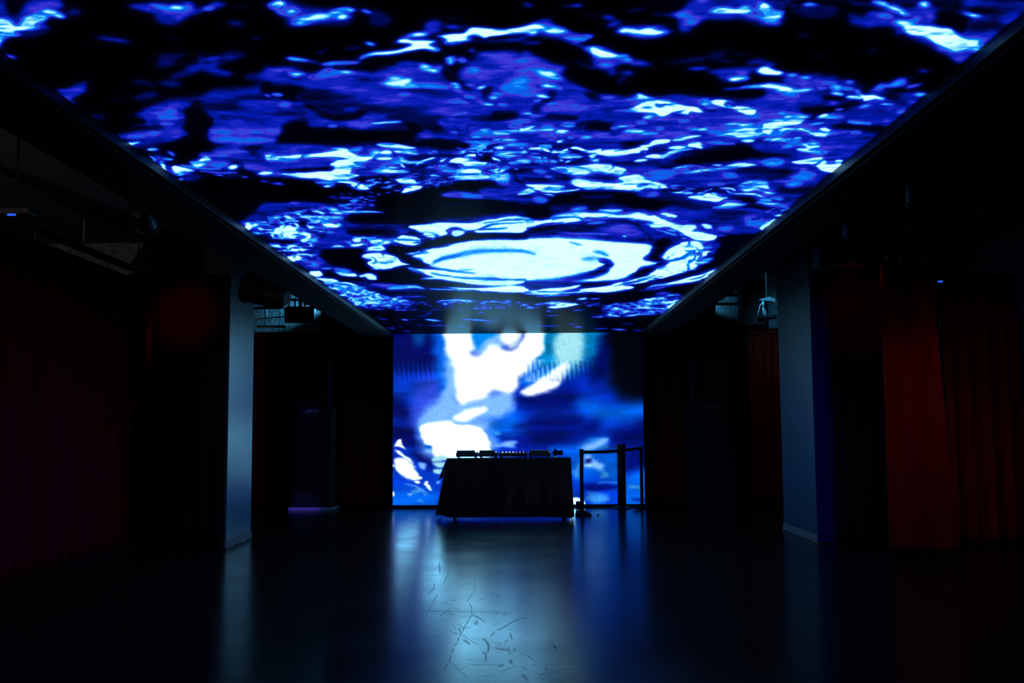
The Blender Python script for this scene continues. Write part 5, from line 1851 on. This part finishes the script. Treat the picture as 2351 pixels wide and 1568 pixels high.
# folded corner standing away at the left
f0, f1, f2, f3 = at(1024, 1056, TF), at(1007, 1102, TF - 0.01), at(1017, 1096, TF + 0.1), at(1027, 1060, TF + 0.3)
bm = NB()
vs_ = [Vector(p) - t.location for p in (f0, f1, f2, f3)]
off = Vector((0, 0.006, 0.002))
lo_ = [bm.verts.new(p) for p in vs_]; hi_ = [bm.verts.new(p + off) for p in vs_]
bm.faces.new(lo_); bm.faces.new(hi_[::-1])
for i in range(4):
    bm.faces.new((lo_[i], lo_[(i + 1) % 4], hi_[(i + 1) % 4], hi_[i]))
obj('corner_flap', bm, M['cover'], cv_)
cy0, cy1 = onz(1018, 1186), onz(1012, 1190)

# ================================================================ mixing gear on the table (seen from behind)
GZ = TZ + 0.002
GYc = TF + 0.05 + 0.30
def gx(px, y=None):
    return at(px, 1045, y or GYc - 0.16).x
def player(x0, x1, label, tilt):
    w = x1 - x0
    t = thing('media_player', label, 'media player', ((x0 + x1) / 2, GYc, GZ), 0, 'media players on the table')
    bm = NB(); box(bm, -w / 2, w / 2, -0.18, 0.18, 0.012, 0.072, 0.008); obj('body', bm, M['black_plastic'], t)
    bm = NB(); prism(bm, [(-0.18, 0.068), (-0.18, 0.100), (-0.165, 0.105), (-0.06, 0.074), (-0.06, 0.068)], 'x', -w / 2 + 0.012, w / 2 - 0.035 + tilt)
    sc = obj('display_housing', bm, M['black_plastic'], t)
    bm = NB(); box(bm, -w / 2 + 0.02, w / 2 - 0.045 + tilt, -0.183, -0.178, 0.075, 0.098); obj('back_panel', bm, M['screen_glass'], sc)
    bm = NB(); lathe(bm, [(0.085, 0.0), (0.09, 0.006), (0.088, 0.014), (0.03, 0.016)], (0, 0.05, 0.072), 28); jg = obj('jog_wheel', bm, M['metal_black'], t, smooth=True)
    for px in (-w / 2 + 0.03, w / 2 - 0.03):
        for py in (-0.15, 0.15):
            bm = NB(); cyl(bm, (px, py, 0.0), (px, py, 0.014), 0.014); obj('foot', bm, M['rubber'], t)
    for k in range(2):
        bm = NB(); lathe(bm, [(0.008, 0), (0.008, 0.006), (0.004, 0.009)], (w / 2 - 0.024 + k * 0.0, -0.12 + 0.05 * k, 0.072), 12); obj('button', bm, M['led_orange'], t, label='glowing orange button')
    bm = NB(); box(bm, w / 2 - 0.03, w / 2 - 0.008, -0.02, 0.14, 0.072, 0.076); obj('pitch_fader', bm, M['metal_black'], t)
    for k in range(3):
        bm = NB(); cyl(bm, (-w / 2 + 0.06 + 0.05 * k, -0.185, 0.04), (-w / 2 + 0.06 + 0.05 * k, -0.178, 0.04), 0.008, seg=12); obj('socket', bm, M['steel'], t)
    return t
player(gx(1047), gx(1096), 'leftmost black media player on the table', 0.0)
player(gx(1099), gx(1142), 'black media player just left of the mixer, screen back facing us', 0.0)
player(gx(1214), gx(1264), 'black media player right of the mixer, near the headphones', 0.01)
mx0, mx1 = gx(1145), gx(1211)
w = mx1 - mx0
t = thing('dj_mixer', 'black audio mixer with lit knobs between the media players', 'mixer', ((mx0 + mx1) / 2, GYc, GZ))
bm = NB(); box(bm, -w / 2, w / 2, -0.17, 0.19, 0.012, 0.066, 0.006); obj('body', bm, M['black_plastic'], t)
bm = NB(); box(bm, -w / 2 + 0.01, w / 2 - 0.01, -0.174, -0.168, 0.022, 0.058); obj('rear_panel', bm, M['metal_black'], t)
for px in (-w / 2 + 0.03, w / 2 - 0.03):
    for py in (-0.14, 0.16):
        bm = NB(); cyl(bm, (px, py, 0.0), (px, py, 0.014), 0.014); obj('foot', bm, M['rubber'], t)
for k in range(8):
    x = -w / 2 + 0.03 + (w - 0.06) * k / 7
    bm = NB(); lathe(bm, [(0.011, 0), (0.010, 0.016), (0.008, 0.019)], (x, -0.12, 0.066), 12); kb = obj('knob', bm, M['metal_black'], t, smooth=True)
    if k < 7:
        bm = NB(); box(bm, x + 0.014, x + 0.014 + (0.026 if k < 4 else 0.014), -0.135, -0.125, 0.066, 0.083 if k != 6 else 0.088, 0.002)
        obj('light_bar', bm, M['led_white'] if k < 4 else M['led_violet'], t, label='glowing white meter' if k < 4 else 'glowing violet button')
for k in range(4):
    x = -w / 2 + 0.05 + (w - 0.10) * k / 3
    bm = NB(); box(bm, x - 0.006, x + 0.006, 0.06, 0.085, 0.066, 0.082, 0.002); obj('fader', bm, M['metal_black'], t)
for k in range(6):
    x = -w / 2 + 0.05 + (w - 0.10) * k / 5
    bm = NB(); cyl(bm, (x, -0.182, 0.04), (x, -0.172, 0.04), 0.007, seg=12); obj('socket', bm, M['steel'], t)
bm = NB(); tube(bm, [(w / 2 - 0.02, -0.12, 0.066), (w / 2 - 0.021, -0.12, 0.10), (w / 2 - 0.02, -0.12, 0.128)], 0.0022, 6); obj('antenna', bm, M['metal_black'], t)
# headphones
hp = at(1285, 1044, GYc - 0.05)
t = thing('headphones', 'black headphones lying at the right end of the table', 'headphones', (hp.x, GYc - 0.05, GZ + 0.030), 0.35)
t.rotation_euler = (-0.75, 0.0, 1.05)
bm = NB()
tube(bm, [(0.085 * math.cos(a) * 1.0, 0.02 * math.sin(a * 2), 0.045 + 0.075 * math.sin(a)) for a in [math.radians(d) for d in range(-10, 191, 10)]], 0.010, 8)
hbm = obj('headband', bm, M['black_plastic'], t, smooth=True)
for s in (-1, 1):
    bm = NB(); cyl(bm, (s * 0.092, 0, 0.040), (s * 0.058, 0.005, 0.040), 0.039, 0.034, 22); ec = obj('ear_cup', bm, M['black_plastic'], t, smooth=False)
    bm = NB(); tube(bm, [(s * 0.056, 0.005 + 0.026 * math.cos(a), 0.040 + 0.026 * math.sin(a)) for a in [2 * math.pi * k / 16 for k in range(16)]], 0.009, 8, closed=True); obj('ear_pad', bm, M['rubber'], ec, smooth=True)
hc = thing('headphone_cable', 'coiled black cable on the table beside the headphones', 'cable', (hp.x - 0.083, GYc - 0.15, GZ))
bm = NB(); tube(bm, [(0.022 * math.cos(k * 0.5) + 0.0004 * k, 0.024 * math.sin(k * 0.5), 0.006 + 0.0013 * k) for k in range(30)], 0.004, 6); obj('coil', bm, M['cable'], hc, smooth=True)
bm = NB(); cyl(bm, (0.005, -0.03, 0.012), (0.035, -0.038, 0.012), 0.006); obj('plug', bm, M['led_green'], hc, label='plug with a dim green ring')

# ================================================================ belt posts
def post(px, ptop, pbase, wpx, label, base_kind, name='belt_post'):
    f = onz(px, pbase)
    if f.y > 16.22:
        f = at(px, pbase, 16.22); f.z = 0
    s = FOC / f.y
    r = wpx / s / 2
    h = at(px, ptop, f.y).z
    t = thing(name, label, 'barrier post', (f.x, f.y, 0))
    if base_kind == 'slab':
        bm = NB(); lathe(bm, [(0.15, 0.0), (0.15, 0.03), (0.145, 0.036), (0.06, 0.06), (r * 1.2, 0.075)], (0.03, 0, 0), seg=4)
        for v_ in bm.verts:
            v_.co = Matrix.Rotation(math.radians(50), 4, 'Z') @ v_.co
        obj('base', bm, M['rubber'], t)
    else:
        bm = NB(); R_ = 0.155 if wpx > 12 else 0.12
        bm = NB(); lathe(bm, [(R_, 0.0), (R_, 0.010), (R_ * 0.9, 0.022), (R_ * 0.55, 0.032), (r * 1.1, 0.04)], seg=36)
        obj('base', bm, M['metal_black'], t, smooth=False)
    bm = NB(); lathe(bm, [(r, 0.03), (r, h - 0.10)], seg=24); obj('pole', bm, M['metal_black'], t, smooth=True)
    bm = NB(); lathe(bm, [(r * 1.12, h - 0.11), (r * 1.15, h - 0.10), (r * 1.15, h - 0.012), (r * 1.0, h)], seg=24); obj('belt_head', bm, M['black_plastic'], t, smooth=False)
    return t, f, r, h
pa, fa, ra, ha = post(1336.5, 1031, 1184, 8.6, 'slim black belt post nearest the covered table, on a slab base', 'slab')
pb, fb, rb, hb = post(1428, 1020, 1163, 19.5, 'thick black belt post in the middle of the barrier', 'disc')
pc, fc, rc, hc_ = post(1474, 1025, 1161, 7.4, 'slim black belt post at the right edge of the video wall', 'disc')
def belt(parent, p0, p1, sag, hgt):
    bm = NB()
    n = 16
    o = parent.location
    L, R = [], []
    d = (Vector(p1) - Vector(p0)); nrm = Vector((-d.y, d.x, 0)).normalized() * 0.0015
    rings = []
    for i in range(n + 1):
        u = i / n
        c = Vector(p0).lerp(Vector(p1), u) - Vector((0, 0, sag * 4 * u * (1 - u))) - Vector(o)
        rings.append([bm.verts.new(c + k * nrm + Vector((0, 0, s * hgt / 2))) for k, s in ((-1, -1), (1, -1), (1, 1), (-1, 1))])
    for a, b2 in zip(rings, rings[1:]):
        for k in range(4):
            bm.faces.new((a[k], a[(k + 1) % 4], b2[(k + 1) % 4], b2[k]))
    bm.faces.new(rings[0]); bm.faces.new(rings[-1][::-1])
    return obj('belt', bm, M['strap'], parent)
za, zb, zc = at(1341, 1038, fa.y).z, at(1424, 1035.5, fb.y).z, at(1470, 1029, fc.y).z
belt(pa, (fa.x + ra, fa.y, za), (fb.x - rb * 0.9, fb.y, zb), 0.006, 0.048)
belt(pb, (fb.x + rb * 0.9, fb.y, at(1440, 1033.5, fb.y).z), (fc.x - rc, fc.y, zc), 0.004, 0.046)
bm = NB(); lathe(bm, [(0.007, hb), (0.007, hb + 0.004), (0.003, hb + 0.006)], (-0.02, -rb * 0.6, 0), 10); obj('indicator', bm, M['lamp_red'], pb, label='tiny red indicator')
# small things on the floor by the barrier
q = onz(1335, 1178)
q = at(1336, 1176, q.y + 0.35)
fb2 = onz(1334, 1172)
t = thing('tilted_case', 'small dark case leaning against the slim belt post by the table', 'case', (fb2.x - 0.01, fb2.y + 0.12, 0), 0.3)
bm = NB(); box(bm, -0.06, 0.06, -0.035, 0.035, 0.004, 0.125, 0.008); obj('body', bm, M['black_plastic'], t)
bm = NB(); box(bm, -0.058, 0.058, -0.037, 0.037, 0.112, 0.135, 0.006); obj('lid', bm, M['metal_black'], t)
bm = NB(); tube(bm, [(-0.03, 0, 0.134), (-0.025, 0, 0.155), (0.025, 0, 0.155), (0.03, 0, 0.134)], 0.005, 8); obj('carry_handle', bm, M['metal_black'], t, smooth=True)
q = onz(1373.5, 1183)
bm = NB(); lathe(bm, [(0.013, 0.0), (0.014, 0.008), (0.012, 0.018), (0.004, 0.019)], seg=16)
bc = obj('bottle_cap', bm, M['black_plastic']); bc.location = (q.x, q.y, 0.0005)
tag(bc, 'tiny dark cap lying alone on the floor right of the slab base', 'cap')
q = at(1459, 1161, 16.22)
t = thing('cable_coil', 'small heap of black cable at the foot of the rightmost belt post', 'cable', (q.x + 0.02, 15.98, 0.0))
bm = NB(); tube(bm, [((0.075 + 0.012 * math.sin(k * 1.3)) * math.cos(k * 0.42), (0.06) * math.sin(k * 0.42), 0.010 + 0.0016 * k + 0.01 * max(0, math.sin(k * 0.42))) for k in range(46)], 0.008, 7); obj('coil', bm, M['cable'], t, smooth=True)

# ================================================================ overhead fittings
def par_can(loc, aim, label, lens_mat=None, lamp=None, size=1.0, group=None, clamp=0.064):
    """hung stage lamp: yoke, can, lens; with its own light when lit"""
    t = thing('stage_lamp', label, 'stage lamp', loc, 0, group)
    d = (Vector(aim) - Vector(loc)).normalized()
    rot = d.to_track_quat('Z', 'Y').to_matrix().to_4x4()
    bm = NB(); lathe(bm, [(0.05 * size, -0.17 * size), (0.085 * size, -0.15 * size), (0.10 * size, -0.05 * size), (0.105 * size, 0.14 * size), (0.115 * size, 0.145 * size), (0.115 * size, 0.16 * size)], seg=24)
    bmesh.ops.transform(bm, matrix=rot, verts=bm.verts[:]); obj('can', bm, M['metal_black'], t, smooth=False)
    bm = NB(); lathe(bm, [(0.100 * size, 0.160 * size), (0.08 * size, 0.166 * size), (0.02 * size, 0.168 * size)], seg=24)
    bmesh.ops.transform(bm, matrix=rot, verts=bm.verts[:]); obj('lens', bm, lens_mat or M['screen_glass'], t, smooth=True)
    side = Vector((-d.y, d.x, 0)).normalized() if abs(d.z) < 0.99 else Vector((1, 0, 0))
    bm = NB(); tube(bm, [side * 0.125 * size, side * 0.125 * size + Vector((0, 0, 0.16 * size)), -side * 0.125 * size + Vector((0, 0, 0.16 * size)), -side * 0.125 * size], 0.010 * size, 8); obj('yoke', bm, M['metal_black'], t)
    bm = NB(); cyl(bm, (0, 0, 0.15 * size), (0, 0, 0.15 * size + clamp), 0.014); obj('clamp', bm, M['metal_black'], t)
    if lamp:
        col, watts, ang, blend, rad = lamp
        ld = bpy.data.lights.new('stage_light', 'SPOT')
        ld.color = col; ld.energy = watts; ld.spot_size = math.radians(ang); ld.spot_blend = blend; ld.shadow_soft_size = rad
        lo = bpy.data.objects.new('stage_light', ld)
        lo.matrix_world = Matrix.Translation(d * 0.20 * size) @ (-d).to_track_quat('Z', 'Y').to_matrix().to_4x4()
        link(lo, t)
    return t
def pipe(name, label, p0, p1, r, rods=(), m=None):
    c = (Vector(p0) + Vector(p1)) / 2
    t = thing(name, label, 'pipe', c)
    bm = NB(); cyl(bm, Vector(p0) - c, Vector(p1) - c, r); obj('pipe', bm, m or M['metal_black'], t, smooth=False)
    for u in rods:
        q = Vector(p0).lerp(Vector(p1), u) - c
        bm = NB(); cyl(bm, q + Vector((0, 0, r * 0.5)), (q.x, q.y, ROOM_H - c.z), 0.007, seg=8); obj('hanger_rod', bm, M['steel'], t)
        bm = NB(); tube(bm, [q + Vector((0 if abs(p1[0] - p0[0]) > 0.5 else (r + .004) * math.cos(a), (r + .004) * math.cos(a) if abs(p1[0] - p0[0]) > 0.5 else 0, (r + .004) * math.sin(a))) for a in [2 * math.pi * k / 14 for k in range(14)]], 0.006, 6, closed=True); obj('pipe_clip', bm, M['steel'], t)
    return t
LRIG, RRIG = SCR_L - 1.05, SCR_R + 1.05
pipe('lighting_pipe', 'black lighting pipe running along the left side of the ceiling screen', (LRIG, 4.0, 3.35), (LRIG, 10.0, 3.35), 0.024, (0.1, 0.5, 0.9))
pipe('lighting_pipe', 'black lighting pipe running along the right side of the ceiling screen', (RRIG, 4.0, 3.35), (RRIG, 10.0, 3.35), 0.024, (0.1, 0.5, 0.9))

# large black lamp by the top of the left pillar
bl = at(612, 672, 10.6)
par_can((bl.x, bl.y, bl.z), (bl.x - 0.9, bl.y + 0.25, bl.z + 0.25), 'large black cylindrical lamp hanging at the top of the left pillar', None, None, size=1.5, clamp=0.5)
# fittings against the back wall, left
def hung_box(name, label, cat, x0, x1, y0, y1, z0, z1):
    c = Vector(((x0 + x1) / 2, (y0 + y1) / 2, z0))
    t = thing(name, label, cat, c)
    bm = NB(); box(bm, x0 - c.x, x1 - c.x, y0 - c.y, y1 - c.y, 0, z1 - z0, 0.01); obj('casing', bm, M['black_paint'], t)
    for s in (-0.38, 0.38):
        bm = NB(); cyl(bm, ((x1 - x0) * s, 0, z1 - z0), ((x1 - x0) * s, 0, ROOM_H - z0), 0.008, seg=8); obj('hanger_rod', bm, M['steel'], t)
    return t
YB = 16.55
e0 = at(737, 690, YB)
hung_box('air_duct', 'black duct left of the video wall, high under the ceiling', 'duct', e0.x, -2.72, YB, YB + 0.3, 2.98, 3.62)
e1, e2 = at(588, 709, YB), at(735, 706, YB)
pipe('ceiling_pipe', 'black pipe across the lit gap above the back curtains, lower of two on the left', (e1.x - 0.4, YB, e2.z), (e2.x - 0.02, YB, e2.z), 0.022, (0.25, 0.8))
e1, e2 = at(670, 688, YB), at(735, 688, YB)
pipe('ceiling_pipe', 'black pipe across the lit gap above the back curtains, upper of two on the left', (e1.x - 0.3, YB, e2.z), (e2.x - 0.02, YB, e2.z), 0.018, (0.6,))
e1, e2 = at(588, 732.5, YB + 0.2), at(664, 726, YB + 0.2)
pipe('conduit', 'thin pale conduit glowing blue left of the big cylindrical lamp', (e1.x, YB + 0.2, e1.z), (e2.x, YB + 0.2, e2.z), 0.010, (0.32, 0.75), M['steel'])
e1, e2 = at(589, 752, YB + 0.25), at(655, 752, YB + 0.25)
t = thing('shelf_strip', 'pale strip lit blue just above the back curtains, left of the lamp', 'strip', ((e1.x + e2.x) / 2, YB + 0.3, e1.z))
hwid = (e2.x - e1.x) / 2
bm = NB(); box(bm, -hwid, hwid * 0.12, -0.04, 0.04, 0, 0.022); obj('board', bm, M['white_plastic'], t)
bm = NB(); box(bm, hwid * 0.2, hwid, -0.04, 0.04, 0, 0.022); obj('board', bm, M['white_plastic'], t)
bm = NB(); box(bm, -hwid, hwid, -0.04, 0.04, 0.024, 0.036); obj('rail', bm, M['metal_black'], t)
for s in (-0.5, 0.5):
    bm = NB(); cyl(bm, (hwid * s, 0, 0.03), (hwid * s, 0, ROOM_H - e1.z), 0.006, seg=8); obj('hanger_rod', bm, M['metal_black'], t)
e1 = at(655, 752, YB + 0.25)
bm = NB()
t = thing('hanging_cables', 'tangle of black cables against the blue-lit gap above the left back curtains', 'cables', at(690, 700, YB - 0.25))
for k, (cxp, w_, h_) in enumerate([(-14, 13, 28), (-6, 9, 40), (2, 12, 20), (12, 12, 18), (20, 14, 14), (24, 10, 22)]):
    s_ = (YB - 0.25) / FOC
    bm = NB(); tube(bm, [((cxp * 1.4 + w_ * math.cos(a) * 0.6) * s_, 0.01 * k, (h_ * math.sin(a) * 0.75 - 6) * s_) for a in [math.radians(d) for d in range(-30, 211, 15)]], 0.010, 7)
    obj('cable', bm, M['cable'], t, smooth=True)
bm = NB(); box(bm, -0.26, 0.22, -0.06, 0.06, -0.30, -0.05, 0.03); obj('bundle', bm, M['cable'], t)
bm = NB(); cyl(bm, (0.0, 0, -0.1), (0.0, 0, ROOM_H - t.location.z), 0.012, seg=8); obj('hanger_rod', bm, M['cable'], t)
e0 = at(728, 695, YB + 0.4)
t = thing('junction_box', 'small bright junction box at the right end of the lit gap, left side', 'junction box', (e0.x, 17.06, e0.z - 0.04))
bm = NB(); box(bm, -0.05, 0.05, -0.04, 0.035, 0, 0.12, 0.006); obj('casing', bm, M['white_plastic'], t)
bm = NB(); box(bm, -0.03, 0.03, -0.05, -0.038, 0.03, 0.07, 0.004); obj('switch', bm, M['black_plastic'], t)
# right side
e0, e1 = at(1702, 700, YB), at(1740, 700, YB)
hung_box('air_duct', 'black duct right of the video wall, high under the ceiling', 'duct', e0.x, e1.x + 0.1, YB - 0.1, YB + 0.3, 2.98, 3.75)
e0, e1 = at(1600, 700, YB), at(1643, 700, YB)
hung_box('air_duct', 'black duct just right of the ceiling screen corner, by the back wall', 'duct', e0.x, e1.x, YB, YB + 0.4, 3.0, 3.75)
e1, e2 = at(1640, 693, YB), at(1705, 693, YB)
pipe('ceiling_pipe', 'black pipe across the lit gap above the right back curtains', (e1.x - 0.02, YB + 0.3, e1.z), (e2.x + 0.02, YB + 0.3, e1.z), 0.024, (0.4,))
e1, e2 = at(1640, 671, YB), at(1705, 671, YB)
pipe('ceiling_pipe', 'black pipe above the lit gap, right of the ceiling screen', (e1.x - 0.02, YB + 0.3, e1.z), (e2.x + 0.02, YB + 0.3, e1.z), 0.034, (0.6,))
# bracket with clamp and cable by the right pillar
BY = 14.2
b0 = at(1752, 690, BY)
t = thing('ceiling_bracket', 'bright metal bracket with a dangling cable left of the right pillar', 'bracket', (b0.x, BY, b0.z))
k_ = BY / FOC
def bp_(px, py):
    return Vector(((px - 1752) * k_, 0, -(py - 690) * k_))
bm = NB(); prism(bm, [((1753 - 1752) * k_, 0.03), (12 * k_, 0.05), (26 * k_, 0.02), (26 * k_, -0.03), (10 * k_, -0.01), (-12 * k_, 0.0), (-6 * k_, 0.02)], 'y', -0.05, 0.05); obj('plate', bm, M['steel'], t)
bm = NB(); cyl(bm, bp_(1760, 688), bp_(1760, 688) + Vector((0, 0, ROOM_H - b0.z)), 0.012, seg=10); obj('hanger_rod', bm, M['metal_black'], t)
bm = NB(); lathe(bm, [(0.014, -0.20), (0.018, -0.15), (0.018, -0.10), (0.012, -0.09), (0.022, -0.06), (0.022, 0.0)], bp_(1752, 690), 14); obj('clamp', bm, M['steel'], t)
for dx in (-2, 2, 5):
    bm = NB(); cyl(bm, bp_(1754 + dx * 0.3, 710), bp_(1755 + dx, 737), 0.005, seg=8); obj('wire', bm, M['white_cable'], t)
bm = NB(); tube(bm, [bp_(1750, 695), bp_(1746, 699), bp_(1743, 706), bp_(1741, 716), bp_(1738, 725), bp_(1737, 735)], 0.006, 7); obj('cable', bm, M['white_cable'], t, smooth=True)
bm = NB(); box(bm, bp_(1734, 0).x, bp_(1755, 0).x, -0.05, 0.05, bp_(0, 739).z, bp_(0, 731).z, 0.004); obj('tray', bm, M['steel'], t)
bm = NB(); cyl(bm, bp_(1753, 729), bp_(1781, 727), 0.036, seg=18); obj('canister', bm, M['steel'], t)
# dark bar fixture far left, with a blue lamp, on a drop rod
f0 = at(36, 488, 6.6)
t = thing('hanging_fixture', 'flat black fixture on a drop rod at the upper left, tiny blue light beneath', 'fixture', (f0.x, 6.6, f0.z))
bm = NB(); box(bm, -0.20, 0.12, -0.06, 0.06, -0.02, 0.025, 0.008); obj('bar', bm, M['metal_black'], t)
bm = NB(); cyl(bm, (0, 0, 0.025), (0, 0, 3.42 - f0.z), 0.008, seg=10); obj('drop_rod', bm, M['metal_black'], t)
bm = NB(); box(bm, -0.025, 0.03, -0.065, -0.05, -0.034, -0.021, 0.003); obj('indicator', bm, M['led_blue'], t, label='tiny blue light')
# blue lamp face on the far right behind the flaring curtain
f0 = at(2150, 647, 10.6)
t = thing('batten_light', 'small blue-lit batten between the two right-hand red curtains', 'lamp', (f0.x + 0.02, 10.6, f0.z))
bm = NB(); box(bm, -0.02, 0.10, -0.03, 0.03, -0.03, 0.02, 0.006); obj('casing', bm, M['metal_black'], t)
bm = NB(); box(bm, -0.018, 0.035, -0.036, -0.029, -0.012, 0.008, 0.002); obj('lens', bm, M['led_blue'], t, label='glowing blue lens')
bm = NB(); cyl(bm, (0.06, 0, 0.02), (0.06, 0, ROOM_H - f0.z), 0.007, seg=8); obj('drop_rod', bm, M['metal_black'], t)
# ---------------------------------------------------------------- lit stage lamps
RIGZ = 3.11
def spot(name, loc, aim, col, watts, ang, blend=1.0, rad=0.05):
    ld = bpy.data.lights.new(name, 'SPOT')
    ld.color = col; ld.energy = watts; ld.spot_size = math.radians(ang); ld.spot_blend = blend; ld.shadow_soft_size = rad
    o = bpy.data.objects.new(name, ld)
    d = (Vector(aim) - Vector(loc)).normalized()
    o.matrix_world = Matrix.Translation(loc) @ (-d).to_track_quat('Z', 'Y').to_matrix().to_4x4()
    return link(o)
redspot = at(425, 722, pl0.y - 0.1)
par_can((LRIG, 8.3, RIGZ), redspot, 'black stage lamp on the left pipe, pointing a red spot at the left pillar', M['lamp_red'], ((1.0, 0.02, 0.015), 190.0, 20, 1.0, 0.05))
spot('plum_light', (LRIG, 4.75, RIGZ), (LCX, 8.5, 1.2), (1.0, 0.15, 0.55), 4.0, 80, 1.0, 0.08)
par_can((RRIG, 7.4, RIGZ), (3.95, 9.95, 1.2), 'black stage lamp on the right pipe, turned to the red curtains', M['lamp_red'], ((1.0, 0.22, 0.12), 16.0, 44, 1.0, 0.06))
spot('amber_light', (RRIG, 5.6, RIGZ), (5.1, 11.1, 1.4), (1.0, 0.34, 0.16), 16, 32, 1.0, 0.06)
par_can((RRIG, 8.9, RIGZ), (PRX + 0.42, pr0.y - 0.2, 2.55), 'black stage lamp on the right pipe, farthest, by the right pillar', M['lamp_red'], ((1.0, 0.02, 0.05), 60.0, 30, 1.0, 0.05))
spot('violet_light', (5.9, 9.0, 2.9), (4.25, 9.95, 1.4), (0.22, 0.04, 1.0), 60, 50)
spot('blue_light', (-3.0, 13.4, 2.6), (-3.58, 16.05, 0.0), (0.12, 0.06, 1.0), 260, 12)
spot('blue_light', (-3.0, 13.4, 2.6), (-3.5, 16.1, 1.60), (0.16, 0.10, 1.0), 60, 8)
spot('red_back_light', (3.1, 14.6, 3.6), (4.25, 16.95, 1.4), (1.0, 0.06, 0.05), 7, 60)
# added fill lamps, unseen, to brighten the ceiling void and the bracket
def added_void_fill(loc, aim, watts, ang=56):
    ld = bpy.data.lights.new('added_void_light', 'SPOT')
    ld.color = (0.07, 0.52, 1.0); ld.energy = watts; ld.spot_size = math.radians(ang); ld.spot_blend = 0.7; ld.shadow_soft_size = 0.04
    o = bpy.data.objects.new('added_void_light', ld)
    d = (Vector(aim) - Vector(loc)).normalized()
    o.matrix_world = Matrix.Translation(loc) @ (-d).to_track_quat('Z', 'Y').to_matrix().to_4x4()
    link(o)
added_void_fill((-3.2, 16.88, 3.4), (-4.2, 17.06, 3.45), 150)
added_void_fill((2.85, 16.92, 3.4), (3.6, 17.06, 3.5), 110)
added_void_fill((2.75, 12.6, 3.45), (3.45, 14.2, 3.22), 190, 24)
ld = bpy.data.lights.new('added_fill_light', 'POINT'); ld.color = (1.0, 0.82, 0.72); ld.energy = 2.5; ld.shadow_soft_size = 0.1  # added warm fill, out of view, to lift the dark left soffit
o = bpy.data.objects.new('added_fill_light', ld); o.location = (-4.9, 1.2, 2.9); link(o)

for loc, e, r in (((0.62, -2.2, 1.05), 0.9, 0.16), ((-1.95, -2.2, 1.75), 0.5, 0.07), ((1.35, -2.2, 1.55), 0.4, 0.10)):
    ld = bpy.data.lights.new('exit_lamp', 'POINT'); ld.color = (1.0, 0.85, 0.75); ld.energy = e; ld.shadow_soft_size = r
    o = bpy.data.objects.new('exit_lamp', ld); o.location = loc; link(o)
spot('added_soffit_fill', (-4.9, 2.6, 2.5), (-4.7, 7.6, 3.42), (1.0, 0.86, 0.85), 90, 60)  # added upward spot, unseen, to brighten the soffit

# repeats share a group
GROUPS = {'loudspeaker': 'loudspeaker stacks beside the video wall', 'pillar': 'square pillars along the aisle', 'belt_post': 'belt posts right of the table',
          'stage_lamp': 'stage lamps under the ceiling', 'lighting_pipe': 'lighting pipes beside the ceiling screen', 'ceiling_pipe': 'pipes above the back curtains',
          'air_duct': 'ducts by the back wall', 'curtain': 'curtains and drapes around the room'}
for o in COL.objects:
    k = o.name.split('.')[0]
    if o.parent is None and k in GROUPS and 'category' in o:
        o['group'] = GROUPS[k]
